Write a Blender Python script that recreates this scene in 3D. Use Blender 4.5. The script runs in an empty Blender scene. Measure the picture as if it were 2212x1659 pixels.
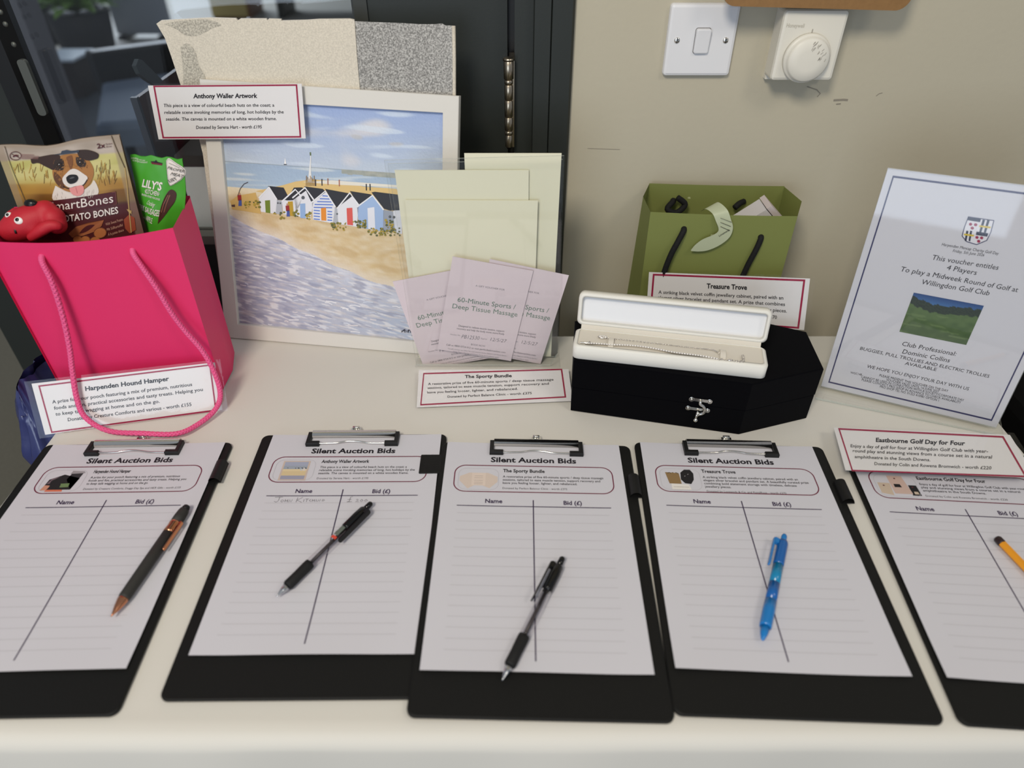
import bpy, bmesh, math, random
from mathutils import Vector, Matrix, noise
R = math.radians
SC = bpy.context.scene
COL = SC.collection
random.seed(4)

# ------------------------------------------------------------------ camera, light, exposure
cam_data = bpy.data.cameras.new('camera')
cam = bpy.data.objects.new('camera', cam_data)
COL.objects.link(cam)
cam.location = (0, 0, 1.347)
cam.rotation_euler = (R(90 - 38.53), 0, 0)
cam_data.sensor_width = 36.0
cam_data.lens = 36.0 * 1503.0 / 2212.0
cam_data.clip_start = 0.02
cam_data.dof.use_dof = True
cam_data.dof.focus_distance = 0.90
cam_data.dof.aperture_fstop = 3.0
SC.camera = cam

SC.view_settings.view_transform = 'Standard'
SC.view_settings.look = 'None'
SC.view_settings.gamma = 1.0
SC.view_settings.use_curve_mapping = False
SC.view_settings.exposure = -0.07

world = bpy.data.worlds.new('room_light')
SC.world = world
world.use_nodes = True
world.node_tree.nodes['Background'].inputs[0].default_value = (0.80, 0.88, 1.0, 1)
world.node_tree.nodes['Background'].inputs[1].default_value = 0.34

def area(name, loc, target, sx, sy, power, col):
    d = bpy.data.lights.new(name, 'AREA')
    d.shape = 'RECTANGLE'; d.size = sx; d.size_y = sy; d.energy = power; d.color = col
    o = bpy.data.objects.new(name, d); COL.objects.link(o)
    o.location = loc
    o.rotation_euler = (Vector(target) - Vector(loc)).to_track_quat('-Z', 'Y').to_euler()
    return o

area('ceiling_light', (-0.55, -0.75, 2.5), (-0.05, 0.6, 0.85), 0.45, 0.45, 30, (1.0, 0.91, 0.77))
area('ceiling_light', (1.15, -0.45, 2.5), (0.4, 0.6, 0.85), 0.45, 0.45, 7, (1.0, 0.91, 0.77))
area('daylight_window', (-1.0, -2.5, 1.15), (0, 0.4, 0.75), 1.8, 1.5, 28, (0.72, 0.84, 1.0))
area('far_room_window_light', (-3.9, 8.4, 2.2), (-2.6, 4.5, 0.2), 2.4, 1.6, 150, (0.80, 0.89, 1.0))

# ------------------------------------------------------------------ materials
MATS = {}
def mat(name, col, rough=0.6, metal=0.0, bump=0.0, bscale=300.0, spec=0.4, coat=0.0, var=0.0, vscale=40.0, sheen=0.0, trans=0.0, alpha=1.0, emit=None):
    if name in MATS: return MATS[name]
    m = bpy.data.materials.new(name); m.use_nodes = True
    nt = m.node_tree; b = nt.nodes['Principled BSDF']
    def srgb(c): return c / 12.92 if c <= 0.04045 else ((c + 0.055) / 1.055) ** 2.4
    lin = tuple(srgb(c / 255.0) for c in col) + (1,)
    b.inputs['Base Color'].default_value = lin
    b.inputs['Roughness'].default_value = rough
    b.inputs['Metallic'].default_value = metal
    b.inputs['Specular IOR Level'].default_value = spec
    b.inputs['Coat Weight'].default_value = coat
    b.inputs['Coat Roughness'].default_value = 0.08
    b.inputs['Sheen Weight'].default_value = sheen
    b.inputs['Alpha'].default_value = alpha
    if emit:
        b.inputs['Emission Color'].default_value = tuple(srgb(c / 255.0) for c in emit[0]) + (1,)
        b.inputs['Emission Strength'].default_value = emit[1]
    tc = nt.nodes.new('ShaderNodeTexCoord')
    if bump:
        n = nt.nodes.new('ShaderNodeTexNoise'); n.inputs['Scale'].default_value = bscale; n.inputs['Detail'].default_value = 4
        bp = nt.nodes.new('ShaderNodeBump'); bp.inputs['Strength'].default_value = bump; bp.inputs['Distance'].default_value = 0.002
        nt.links.new(tc.outputs['Object'], n.inputs['Vector'])
        nt.links.new(n.outputs['Fac'], bp.inputs['Height']); nt.links.new(bp.outputs['Normal'], b.inputs['Normal'])
    if var:
        n = nt.nodes.new('ShaderNodeTexNoise'); n.inputs['Scale'].default_value = vscale; n.inputs['Detail'].default_value = 6
        mx = nt.nodes.new('ShaderNodeMix'); mx.data_type = 'RGBA'
        nt.links.new(tc.outputs['Object'], n.inputs['Vector'])
        nt.links.new(n.outputs['Fac'], mx.inputs[0])
        mx.inputs[6].default_value = tuple(min(1, c * (1 - var)) for c in lin[:3]) + (1,)
        mx.inputs[7].default_value = tuple(min(1, c * (1 + var)) for c in lin[:3]) + (1,)
        nt.links.new(mx.outputs[2], b.inputs['Base Color'])
    MATS[name] = m
    return m

def clear_mat(name, tint=(0.97, 0.98, 0.98), ior=1.49, rough=0.02, bump=0.0, bscale=60.0, gain=1.0):
    """thin clear sheet: what lies behind, under a fresnel reflection"""
    if name in MATS: return MATS[name]
    m = bpy.data.materials.new(name); m.use_nodes = True
    nt = m.node_tree; nt.nodes.remove(nt.nodes['Principled BSDF'])
    out = nt.nodes['Material Output']
    t = nt.nodes.new('ShaderNodeBsdfTransparent'); t.inputs[0].default_value = tint + (1,)
    g = nt.nodes.new('ShaderNodeBsdfGlossy'); g.inputs['Roughness'].default_value = rough
    f = nt.nodes.new('ShaderNodeLayerWeight'); f.inputs['Blend'].default_value = 0.5
    pw = nt.nodes.new('ShaderNodeMath'); pw.operation = 'POWER'; pw.inputs[1].default_value = 4.5
    ma = nt.nodes.new('ShaderNodeMath'); ma.operation = 'MULTIPLY_ADD'; ma.inputs[1].default_value = 0.9 * gain; ma.inputs[2].default_value = 0.035 * gain
    nt.links.new(f.outputs['Facing'], pw.inputs[0]); nt.links.new(pw.outputs[0], ma.inputs[0])
    mx = nt.nodes.new('ShaderNodeMixShader')
    if bump:
        tc = nt.nodes.new('ShaderNodeTexCoord')
        n = nt.nodes.new('ShaderNodeTexNoise'); n.inputs['Scale'].default_value = bscale; n.inputs['Detail'].default_value = 3
        bp = nt.nodes.new('ShaderNodeBump'); bp.inputs['Strength'].default_value = bump; bp.inputs['Distance'].default_value = 0.002
        nt.links.new(tc.outputs['Object'], n.inputs['Vector'])
        nt.links.new(n.outputs['Fac'], bp.inputs['Height'])
        nt.links.new(bp.outputs['Normal'], g.inputs['Normal']); nt.links.new(bp.outputs['Normal'], f.inputs['Normal'])
    nt.links.new(ma.outputs[0], mx.inputs[0]); nt.links.new(t.outputs[0], mx.inputs[1]); nt.links.new(g.outputs[0], mx.inputs[2])
    nt.links.new(mx.outputs[0], out.inputs['Surface'])
    MATS[name] = m
    return m

def painted_mat(name, rough=0.55, bump=0.0, bscale=200.0):
    """printed or painted picture: colours stored on the mesh"""
    if name in MATS: return MATS[name]
    m = bpy.data.materials.new(name); m.use_nodes = True
    nt = m.node_tree; b = nt.nodes['Principled BSDF']
    a = nt.nodes.new('ShaderNodeVertexColor'); a.layer_name = 'paint'
    nt.links.new(a.outputs[0], b.inputs['Base Color']); b.inputs['Roughness'].default_value = rough
    if bump:
        tc = nt.nodes.new('ShaderNodeTexCoord')
        n = nt.nodes.new('ShaderNodeTexNoise'); n.inputs['Scale'].default_value = bscale
        bp = nt.nodes.new('ShaderNodeBump'); bp.inputs['Strength'].default_value = bump; bp.inputs['Distance'].default_value = 0.002
        nt.links.new(tc.outputs['Object'], n.inputs['Vector'])
        nt.links.new(n.outputs['Fac'], bp.inputs['Height']); nt.links.new(bp.outputs['Normal'], b.inputs['Normal'])
    MATS[name] = m
    return m

def foam_mat(name, base, amount, thin):
    """packing foam: fine speckle; thin = share of what lies behind that shows through"""
    m = bpy.data.materials.new(name); m.use_nodes = True
    nt = m.node_tree; b = nt.nodes['Principled BSDF']
    tc = nt.nodes.new('ShaderNodeTexCoord')
    n = nt.nodes.new('ShaderNodeTexNoise'); n.inputs['Scale'].default_value = 520; n.inputs['Detail'].default_value = 3
    nt.links.new(tc.outputs['Object'], n.inputs['Vector'])
    cr = nt.nodes.new('ShaderNodeValToRGB')
    def srgb(c): return (c / 255.0 / 12.92) if c / 255.0 <= 0.04045 else ((c / 255.0 + 0.055) / 1.055) ** 2.4
    lin = [srgb(c) for c in base]
    cr.color_ramp.elements[0].position = 0.36; cr.color_ramp.elements[1].position = 0.66
    cr.color_ramp.elements[0].color = tuple(c * (1 - amount) for c in lin) + (1,)
    cr.color_ramp.elements[1].color = tuple(min(1, c * (1 + amount)) for c in lin) + (1,)
    nt.links.new(n.outputs['Fac'], cr.inputs[0]); nt.links.new(cr.outputs[0], b.inputs['Base Color'])
    b.inputs['Roughness'].default_value = 0.6
    if thin:
        mp = nt.nodes.new('ShaderNodeMapRange')
        mp.inputs['From Min'].default_value = 0.35; mp.inputs['From Max'].default_value = 0.65
        mp.inputs['To Min'].default_value = 1 - thin * 1.6; mp.inputs['To Max'].default_value = 1 - thin * 0.3
        nt.links.new(n.outputs['Fac'], mp.inputs['Value']); nt.links.new(mp.outputs[0], b.inputs['Alpha'])
    MATS[name] = m
    return m

# ------------------------------------------------------------------ mesh builder and scene helpers
class MB:
    def __init__(s): s.v = []; s.f = []; s.mi = []; s.sm = []; s.mats = []; s.cols = {}
    def slot(s, m):
        if m not in s.mats: s.mats.append(m)
        return s.mats.index(m)
    def add(s, vs, fs, m, smooth=False):
        o = len(s.v); s.v += [tuple(p) for p in vs]; k = s.slot(m)
        for f in fs: s.f.append([o + i for i in f]); s.mi.append(k); s.sm.append(smooth)
        return o
    def quad(s, a, b, c, d, m): s.add([a, b, c, d], [(0, 1, 2, 3)], m)
    def box(s, x0, y0, z0, x1, y1, z1, m, xf=None):
        vs = [(x, y, z) for z in (z0, z1) for y in (y0, y1) for x in (x0, x1)]
        if xf: vs = [xf(*p) for p in vs]
        s.add(vs, [(0, 2, 3, 1), (4, 5, 7, 6), (0, 1, 5, 4), (2, 6, 7, 3), (0, 4, 6, 2), (1, 3, 7, 5)], m)
    def slab(s, q, t, m, edge=None):
        """thick sheet: q = TL,TR,BR,BL front corners, t = thickness away from the front"""
        q = [Vector(p) for p in q]; n = (q[3] - q[0]).cross(q[1] - q[0]).normalized()
        b = [p - n * t for p in q]
        s.add(q, [(3, 2, 1, 0)], m)
        s.add(b, [(0, 1, 2, 3)], m)
        s.add(q + b, [(0, 1, 5, 4), (1, 2, 6, 5), (2, 3, 7, 6), (3, 0, 4, 7)], edge or m)
    def prism(s, pts, h0, h1, m, xf=None, bevel=0.0):
        """closed outline (x,y) lifted from h0 to h1, top edge eased by bevel"""
        n = len(pts); rings = [[(x, y, h0) for x, y in pts]]
        if bevel:
            rings.append([(x, y, h1 - bevel) for x, y in pts])
            cx = sum(p[0] for p in pts) / n; cy = sum(p[1] for p in pts) / n
            def inset(d):
                out = []
                for i in range(n):
                    a = Vector(pts[i - 1]); b = Vector(pts[i]); c = Vector(pts[(i + 1) % n])
                    e1 = (b - a).normalized(); e2 = (c - b).normalized()
                    nn = Vector((-e1.y - e2.y, e1.x + e2.x))
                    nn = nn.normalized() if nn.length > 1e-6 else Vector((0, 0))
                    k = max(0.5, nn.dot(Vector((-e1.y, e1.x))))
                    p = b + nn * (d / k); out.append((p.x, p.y))
                return out
            area2 = sum(pts[i - 1][0] * pts[i][1] - pts[i][0] * pts[i - 1][1] for i in range(n))
            sg = 1 if area2 > 0 else -1
            rings.append([(x, y, h1 - bevel * 0.3) for x, y in inset(sg * bevel * 0.3)])
            rings.append([(x, y, h1) for x, y in inset(sg * bevel)])
        else:
            rings.append([(x, y, h1) for x, y in pts])
        vs = [p for r in rings for p in r]
        if xf: vs = [xf(*p) for p in vs]
        fs = [tuple(range(n))[::-1], tuple((len(rings) - 1) * n + i for i in range(n))]
        for k in range(len(rings) - 1):
            for i in range(n):
                j = (i + 1) % n
                fs.append((k * n + i, k * n + j, (k + 1) * n + j, (k + 1) * n + i))
        s.add(vs, fs, m)
    def tube(s, path, r, m, seg=10, cap=True, closed=False):
        P = [Vector(p) for p in path]; n = len(P); vs = []
        rr = r if callable(r) else (lambda k: r)
        up = Vector((0, 0, 1)); prev = None
        for i in range(n):
            if closed: t = (P[(i + 1) % n] - P[i - 1])
            else: t = P[min(i + 1, n - 1)] - P[max(i - 1, 0)]
            t.normalize()
            if prev is None:
                a = t.cross(up)
                if a.length < 1e-3: a = t.cross(Vector((1, 0, 0)))
            else: a = prev - t * prev.dot(t)
            a.normalize(); prev = a; b = t.cross(a)
            for k in range(seg):
                an = 2 * math.pi * k / seg
                vs.append(P[i] + (a * math.cos(an) + b * math.sin(an)) * rr(i))
        fs = []
        for i in range(n if closed else n - 1):
            j = (i + 1) % n
            for k in range(seg):
                l = (k + 1) % seg
                fs.append((i * seg + k, i * seg + l, j * seg + l, j * seg + k))
        if cap and not closed:
            fs.append(tuple(range(seg))[::-1]); fs.append(tuple((n - 1) * seg + k for k in range(seg)))
        s.add(vs, fs, m, True)
    def lathe(s, prof, m, axis='z', seg=24, xf=None, smooth=True):
        """prof: (radius, height) pairs"""
        vs = []
        for r, h in prof:
            for k in range(seg):
                an = 2 * math.pi * k / seg; c, d = r * math.cos(an), r * math.sin(an)
                p = (c, d, h) if axis == 'z' else ((h, c, d) if axis == 'x' else (c, h, d))
                vs.append(xf(*p) if xf else p)
        fs = []
        for i in range(len(prof) - 1):
            for k in range(seg):
                l = (k + 1) % seg
                fs.append((i * seg + k, i * seg + l, (i + 1) * seg + l, (i + 1) * seg + k))
        fs.append(tuple(range(seg))[::-1]); fs.append(tuple((len(prof) - 1) * seg + k for k in range(seg)))
        s.add(vs, fs, m, smooth)
    def ball(s, c, rx, ry, rz, m, seg=20, rings=12, xf=None):
        vs = [(c[0] + rx * math.sin(math.pi * i / rings) * math.cos(2 * math.pi * k / seg),
               c[1] + ry * math.sin(math.pi * i / rings) * math.sin(2 * math.pi * k / seg),
               c[2] + rz * math.cos(math.pi * i / rings)) for i in range(1, rings) for k in range(seg)]
        top = len(vs); vs += [(c[0], c[1], c[2] + rz), (c[0], c[1], c[2] - rz)]
        if xf: vs = [xf(*p) for p in vs]
        fs = []
        for i in range(rings - 2):
            for k in range(seg):
                l = (k + 1) % seg; fs.append((i * seg + k, (i + 1) * seg + k, (i + 1) * seg + l, i * seg + l))
        for k in range(seg):
            l = (k + 1) % seg
            fs.append((top, k, l)); fs.append((top + 1, (rings - 2) * seg + l, (rings - 2) * seg + k))
        s.add(vs, fs, m, True)
    def grid(s, nu, nv, fn, m, smooth=True, colour=None):
        vs = [fn(i / nu, j / nv) for j in range(nv + 1) for i in range(nu + 1)]
        fs = [(j * (nu + 1) + i, (j + 1) * (nu + 1) + i, (j + 1) * (nu + 1) + i + 1, j * (nu + 1) + i + 1) for j in range(nv) for i in range(nu)]
        o = s.add(vs, fs, m, smooth)
        if colour:
            for j in range(nv + 1):
                for i in range(nu + 1): s.cols[o + j * (nu + 1) + i] = colour(i / nu, j / nv)
    def build(s, name, parent=None, loc=None):
        """loc: world point taken as the object's origin (geometry given in world metres)"""
        me = bpy.data.meshes.new(name)
        o3 = Vector(loc) if loc is not None else (Vector(parent['at']) if parent is not None and 'at' in parent.keys() else Vector((0, 0, 0)))
        me.from_pydata([tuple(Vector(p) - o3) for p in s.v], [], s.f)
        for m in s.mats: me.materials.append(m)
        me.polygons.foreach_set('material_index', s.mi)
        me.polygons.foreach_set('use_smooth', s.sm)
        if s.cols:
            ca = me.color_attributes.new('paint', 'FLOAT_COLOR', 'POINT')
            for i, c in s.cols.items(): ca.data[i].color = (c[0], c[1], c[2], 1)
        me.update()
        o = bpy.data.objects.new(name, me); COL.objects.link(o)
        if parent is not None: o.parent = parent
        elif loc is not None: o.location = loc
        return o

def tag(o, label, cat, group=None):
    o['label'] = label; o['category'] = cat
    if group: o['group'] = group
    return o
def thing(name, label, cat, loc=(0, 0, 0), rot=(0, 0, 0), group=None, world=True):
    """Empty at the thing's base; parts given in world metres when world is set, else in the thing's own frame"""
    o = bpy.data.objects.new(name, None); COL.objects.link(o)
    o.empty_display_size = 0.02
    o.location = loc; o.rotation_euler = rot
    if world: o['at'] = tuple(loc)
    return tag(o, label, cat, group)
def structure(o): o['kind'] = 'structure'; return o
def set_at(o, parent):
    if 'at' in parent.keys(): o['at'] = tuple(parent['at'])
    return o
def copy_tree(o, parent=None):
    c = o.copy(); COL.objects.link(c); c.parent = parent
    for ch in [x for x in bpy.data.objects if x.parent == o]: copy_tree(ch, c)
    return c

# ---- panels: flat prints carry their own drawing coordinates
def homography(src):
    """drawing-coordinate quad (TL,TR,BR,BL) -> unit square, v downwards"""
    A = []; B = []
    for (x, y), (u, v) in zip(src, ((0, 0), (1, 0), (1, 1), (0, 1))):
        A.append([x, y, 1, 0, 0, 0, -u * x, -u * y]); B.append(u)
        A.append([0, 0, 0, x, y, 1, -v * x, -v * y]); B.append(v)
    n = 8
    M = [a + [b] for a, b in zip(A, B)]
    for i in range(n):
        p = max(range(i, n), key=lambda r: abs(M[r][i])); M[i], M[p] = M[p], M[i]
        M[i] = [x / M[i][i] for x in M[i]]
        for r in range(n):
            if r != i: M[r] = [x - M[r][i] * y for x, y in zip(M[r], M[i])]
    h = [M[i][n] for i in range(n)]
    def f(x, y):
        w = h[6] * x + h[7] * y + 1
        return ((h[0] * x + h[1] * y + h[2]) / w, (h[3] * x + h[4] * y + h[5]) / w)
    return f
def bilinear(q, lift=0.0):
    q = [Vector(p) for p in q]; n = (q[3] - q[0]).cross(q[1] - q[0]).normalized()
    def f(u, v, e=0.0):
        return q[0] * (1 - u) * (1 - v) + q[1] * u * (1 - v) + q[2] * u * v + q[3] * (1 - u) * v + n * (lift + e)
    return f

TEXT = {}
def text2d(body, bold):
    key = (body, bold)
    if key not in TEXT:
        c = bpy.data.curves.new('t', 'FONT'); c.body = body; c.resolution_u = 2; c.offset = bold
        o = bpy.data.objects.new('t', c); COL.objects.link(o)
        dg = bpy.context.evaluated_depsgraph_get(); dg.update()
        me = bpy.data.meshes.new_from_object(o.evaluated_get(dg))
        vs = [(p.co.x, p.co.y) for p in me.vertices]; fs = [tuple(p.vertices) for p in me.polygons]
        bpy.data.objects.remove(o); bpy.data.curves.remove(c); bpy.data.meshes.remove(me)
        TEXT[key] = (vs, fs)
    return TEXT[key]
def put_text(mb, body, a, b, size, m, fmap, bold=0.0, shear=0.0, down=False):
    """text whose baseline runs from a to b in drawing units (mm); size = letter height; fmap takes drawing units to space"""
    vs, fs = text2d(body, bold)
    if not vs: return
    x0 = min(p[0] for p in vs); x1 = max(p[0] for p in vs)
    ax, ay = a; bx, by = b
    ln = math.hypot(bx - ax, by - ay); ex, ey = (bx - ax) / ln, (by - ay) / ln
    px, py = (-ey, ex) if not down else (ey, -ex)
    out = []
    for x, y in vs:
        s = (x - x0) / (x1 - x0) * ln; t = y * size; s += shear * t
        out.append(fmap(ax + ex * s + px * t, ay + ey * s + py * t))
    mb.add(out, fs if not down else [f for f in fs], m)
def stroke(mb, pts, w, m, fmap, closed=False):
    """flat line of width w along pts in drawing units"""
    n = len(pts); L = []; Rr = []
    for i in range(n):
        if closed: a, b = pts[i - 1], pts[(i + 1) % n]
        else: a, b = pts[max(i - 1, 0)], pts[min(i + 1, n - 1)]
        d = Vector((b[0] - a[0], b[1] - a[1]))
        d = d.normalized() if d.length else Vector((1, 0)); nrm = Vector((-d.y, d.x)) * w / 2
        L.append(fmap(pts[i][0] + nrm.x, pts[i][1] + nrm.y)); Rr.append(fmap(pts[i][0] - nrm.x, pts[i][1] - nrm.y))
    vs = L + Rr; fs = []
    for i in range(n if closed else n - 1):
        j = (i + 1) % n; fs.append((n + i, n + j, j, i))
    mb.add(vs, fs, m)
def rounded(x0, y0, x1, y1, r, k=6):
    pts = []
    for cx, cy, a0 in ((x1 - r, y1 - r, 0), (x0 + r, y1 - r, 90), (x0 + r, y0 + r, 180), (x1 - r, y0 + r, 270)):
        for i in range(k + 1):
            a = R(a0 + 90 * i / k); pts.append((cx + r * math.cos(a), cy + r * math.sin(a)))
    return pts
def frame_lines(mb, pts, w, m, fmap):
    """mitred closed outline"""
    n = len(pts); I = []; O = []
    for i in range(n):
        a = Vector(pts[i - 1]); b = Vector(pts[i]); c = Vector(pts[(i + 1) % n])
        e1 = (b - a).normalized(); e2 = (c - b).normalized()
        nn = Vector((-e1.y - e2.y, e1.x + e2.x)).normalized(); k = max(0.4, nn.dot(Vector((-e1.y, e1.x))))
        I.append(fmap(b.x + nn.x * w / 2 / k, b.y + nn.y * w / 2 / k)); O.append(fmap(b.x - nn.x * w / 2 / k, b.y - nn.y * w / 2 / k))
    mb.add(I + O, [(n + i, n + (i + 1) % n, (i + 1) % n, i) for i in range(n)], m)
def poly(mb, pts, m, fmap): mb.add([fmap(x, y) for x, y in pts], [tuple(range(len(pts)))], m)
def gpoly(mb, q, m, fmap, n=16, k=4):
    """four-cornered patch that follows a curved sheet"""
    Q = [Vector((p[0], p[1])) for p in q]
    def f(u, v):
        p = Q[0] * (1 - u) * (1 - v) + Q[1] * u * (1 - v) + Q[2] * u * v + Q[3] * (1 - u) * v; return fmap(p.x, p.y)
    mb.grid(n, k, f, m, False)
def smooth_path(pts, n=8):
    P = [Vector(p) for p in pts]; out = []
    for i in range(len(P) - 1):
        p0, p1, p2, p3 = P[max(i - 1, 0)], P[i], P[i + 1], P[min(i + 2, len(P) - 1)]
        for k in range(n):
            t = k / n
            out.append(0.5 * ((2 * p1) + (p2 - p0) * t + (2 * p0 - 5 * p1 + 4 * p2 - p3) * t * t + (3 * p1 - p0 - 3 * p2 + p3) * t ** 3))
    out.append(P[-1]); return out
def lin(c): return tuple((x / 255 / 12.92) if x / 255 <= 0.04045 else ((x / 255 + 0.055) / 1.055) ** 2.4 for x in c)
def mixc(a, b, t): t = max(0, min(1, t)); return tuple(x + (y - x) * t for x, y in zip(a, b))
def sm(a, b, x): t = max(0, min(1, (x - a) / (b - a))); return t * t * (3 - 2 * t)
def nz(x, y, z=0): return noise.noise(Vector((x, y, z)))

# ------------------------------------------------------------------ the room
WHITE_PAPER = mat('white_paper', (201, 200, 207), 0.75, bump=0.03, bscale=900)
INK = mat('black_ink', (22, 18, 28), 0.7)
INK_GREY = mat('grey_ink', (92, 90, 98), 0.8)
RULE = mat('pale_rule_ink', (176, 174, 180), 0.8)
MAROON = mat('maroon_ink', (146, 26, 62), 0.7)
PURPLE = mat('dark_purple_ink', (44, 24, 64), 0.7)
M_DOOR = mat('dark_painted_wood', (37, 41, 38), 0.5, bump=0.05, bscale=400)
M_BEAD = mat('black_bead', (16, 16, 16), 0.45)
M_WALL = mat('taupe_painted_plaster', (184, 177, 157), 0.75, bump=0.12, bscale=130, var=0.03, vscale=6)
M_CHROME = mat('chrome', (225, 222, 215), 0.16, metal=1.0)
M_NICKEL = mat('brushed_nickel', (178, 165, 145), 0.28, metal=1.0)
M_CARPET = mat('olive_grey_carpet', (112, 107, 92), 0.95, bump=0.5, bscale=350, var=0.18, vscale=120)
M_DARKCARPET = mat('dark_blue_grey_carpet', (44, 51, 60), 0.95, bump=0.4, bscale=250, var=0.2, vscale=60)
GLASS = clear_mat('window_glass', (0.955, 0.965, 0.97), 1.5, 0.01)
ACRYLIC = clear_mat('clear_acrylic', (0.990, 0.993, 0.990), 1.49, 0.03)
LAMINATE = clear_mat('laminate_film', (0.995, 0.995, 0.995), 1.45, 0.07, bump=0.35, bscale=70)
ACRYLIC_EDGE = mat('acrylic_edge', (196, 204, 196), 0.15, spec=0.7, alpha=0.55)

b = MB(); b.box(-3.2, -1.2, -0.05, 2.6, 2.4, 0, M_CARPET); structure(b.build('floor'))
b = MB(); b.box(-7, 2.4, -0.05, 2.6, 5.0, 0, M_DARKCARPET); b.box(-7, 5.0, -0.05, 2.6, 9.6, 0, mat('painted_sunlit_floor', (150, 148, 140), 0.5, var=0.1, vscale=3)); structure(b.build('floor_far'))  # paler far slab: daylight on the floor is put into its colour
b = MB(); b.box(0.077, 0.96, 0, 2.6, 1.08, 2.6, M_WALL); b.box(-0.95, 0.96, 2.05, 0.077, 1.08, 2.6, M_WALL)
wall = structure(b.build('wall_back'))
M_SCUFF = mat('grey_scuff', (138, 131, 118), 0.8)
b = MB()
for pts, w in (([(0.428, 1.0655), (0.441, 1.0662), (0.447, 1.0658)], 0.0026), ([(0.433, 1.0605), (0.439, 1.061)], 0.0016), ([(0.388, 1.083), (0.402, 1.079), (0.408, 1.074), (0.405, 1.070)], 0.0012), ([(0.483, 1.071), (0.486, 1.074), (0.490, 1.075)], 0.0009), ([(0.105, 1.001), (0.15, 0.9995)], 0.0006)):
    stroke(b, pts, w, M_SCUFF, lambda x, z: (x, 0.9596, z))
b.build('scuff', wall)
b = MB(); b.box(-7, 9.4, 0, 2.6, 9.6, 2.6, mat('pale_far_wall', (150, 152, 156), 0.8)); structure(b.build('wall_far'))
b = MB(); b.box(-7.1, 2.4, 0, -7, 9.6, 2.6, mat('pale_far_wall', (150, 152, 156), 0.8)); structure(b.build('wall_far_left'))

# door with a glazed panel, its frame, its hinge
door = bpy.data.objects.new('door_1', None); COL.objects.link(door); structure(door)
YD = 0.990
b = MB(); b.box(-0.1838, YD, 0.008, -0.006, YD + 0.044, 2.03, M_DOOR); b.build('stile', door)
b = MB(); b.box(-0.875, YD, 0.008, -0.6895, YD + 0.044, 2.03, M_DOOR); b.build('stile', door)
b = MB(); b.box(-0.6895, YD, 0.008, -0.1838, YD + 0.044, 0.840, M_DOOR); b.build('bottom_rail', door)
b = MB(); b.box(-0.6895, YD, 1.88, -0.1838, YD + 0.044, 2.03, M_DOOR); b.build('top_rail', door)
b = MB()
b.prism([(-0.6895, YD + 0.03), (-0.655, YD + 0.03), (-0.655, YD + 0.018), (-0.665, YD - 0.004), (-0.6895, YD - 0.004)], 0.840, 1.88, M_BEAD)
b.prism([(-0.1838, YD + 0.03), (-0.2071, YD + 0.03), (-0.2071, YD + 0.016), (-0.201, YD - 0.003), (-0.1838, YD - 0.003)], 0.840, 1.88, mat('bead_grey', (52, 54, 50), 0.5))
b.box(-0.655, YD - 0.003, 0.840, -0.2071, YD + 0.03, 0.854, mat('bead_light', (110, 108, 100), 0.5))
b.build('glazing_bead', door)
b = MB(); b.box(-0.655, YD + 0.018, 0.854, -0.2071, YD + 0.024, 1.88, GLASS); b.build('glass_pane', door)
M_LATCH = mat('dull_grey_metal', (96, 98, 92), 0.45, metal=0.6)
b = MB()
b.prism(rounded(-0.0060, -0.036, 0.0060, 0.036, 0.005), 0, 0.006, M_LATCH, xf=lambda x, y, z: (-0.646 + x, YD - 0.004 - z, 1.075 + y))
for zz in (1.128, 1.152, 1.166): b.ball((-0.650, YD - 0.004, zz), 0.0035, 0.002, 0.0035, M_LATCH, 10, 6)
b.build('lock_keep', door)
hinge = MB()
segs = [(1.1170, 1.0945), (1.0938, 1.0885), (1.0878, 1.0690), (1.0683, 1.0470), (1.0463, 1.0290), (1.0283, 1.0232), (1.0225, 1.0060)]
for k, (zt, zb) in enumerate(segs):
    rad = 0.0066 if k == 0 else (0.0058 if k < 6 else 0.0050)
    hinge.lathe([(rad * 0.9, zb), (rad, zb + 0.0006), (rad, zt - 0.0006), (rad * 0.9, zt)], M_NICKEL, seg=20, xf=lambda x, y, z: (x - 0.0042, y + 0.952, z))
hinge.lathe([(0.0076, 1.1170), (0.0076, 1.1195), (0.006, 1.1205)], M_NICKEL, seg=20, xf=lambda x, y, z: (x - 0.0042, y + 0.952, z))
hinge.lathe([(0.003, 1.004), (0.003, 1.118)], M_BEAD, seg=10, xf=lambda x, y, z: (x - 0.0042, y + 0.952, z))
hinge.box(-0.0042, 0.951, 1.006, 0.0030, 0.992, 1.117, M_NICKEL)
hinge.build('hinge', door)
b = MB()
b.box(0.0032, 0.962, 0, 0.0268, 1.07, 2.05, M_DOOR)
b.prism([(0.0268, 1.0), (0.0268, 0.956), (0.0280, 0.950), (0.0480, 0.950), (0.0490, 0.953), (0.0500, 0.950), (0.0745, 0.950), (0.0775, 0.954), (0.0775, 1.0)], 0, 2.05, M_DOOR)
b.box(-0.0062, 1.0, 0, 0.004, 1.06, 2.03, M_BEAD)
structure(b.build('trim_1'))

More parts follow.
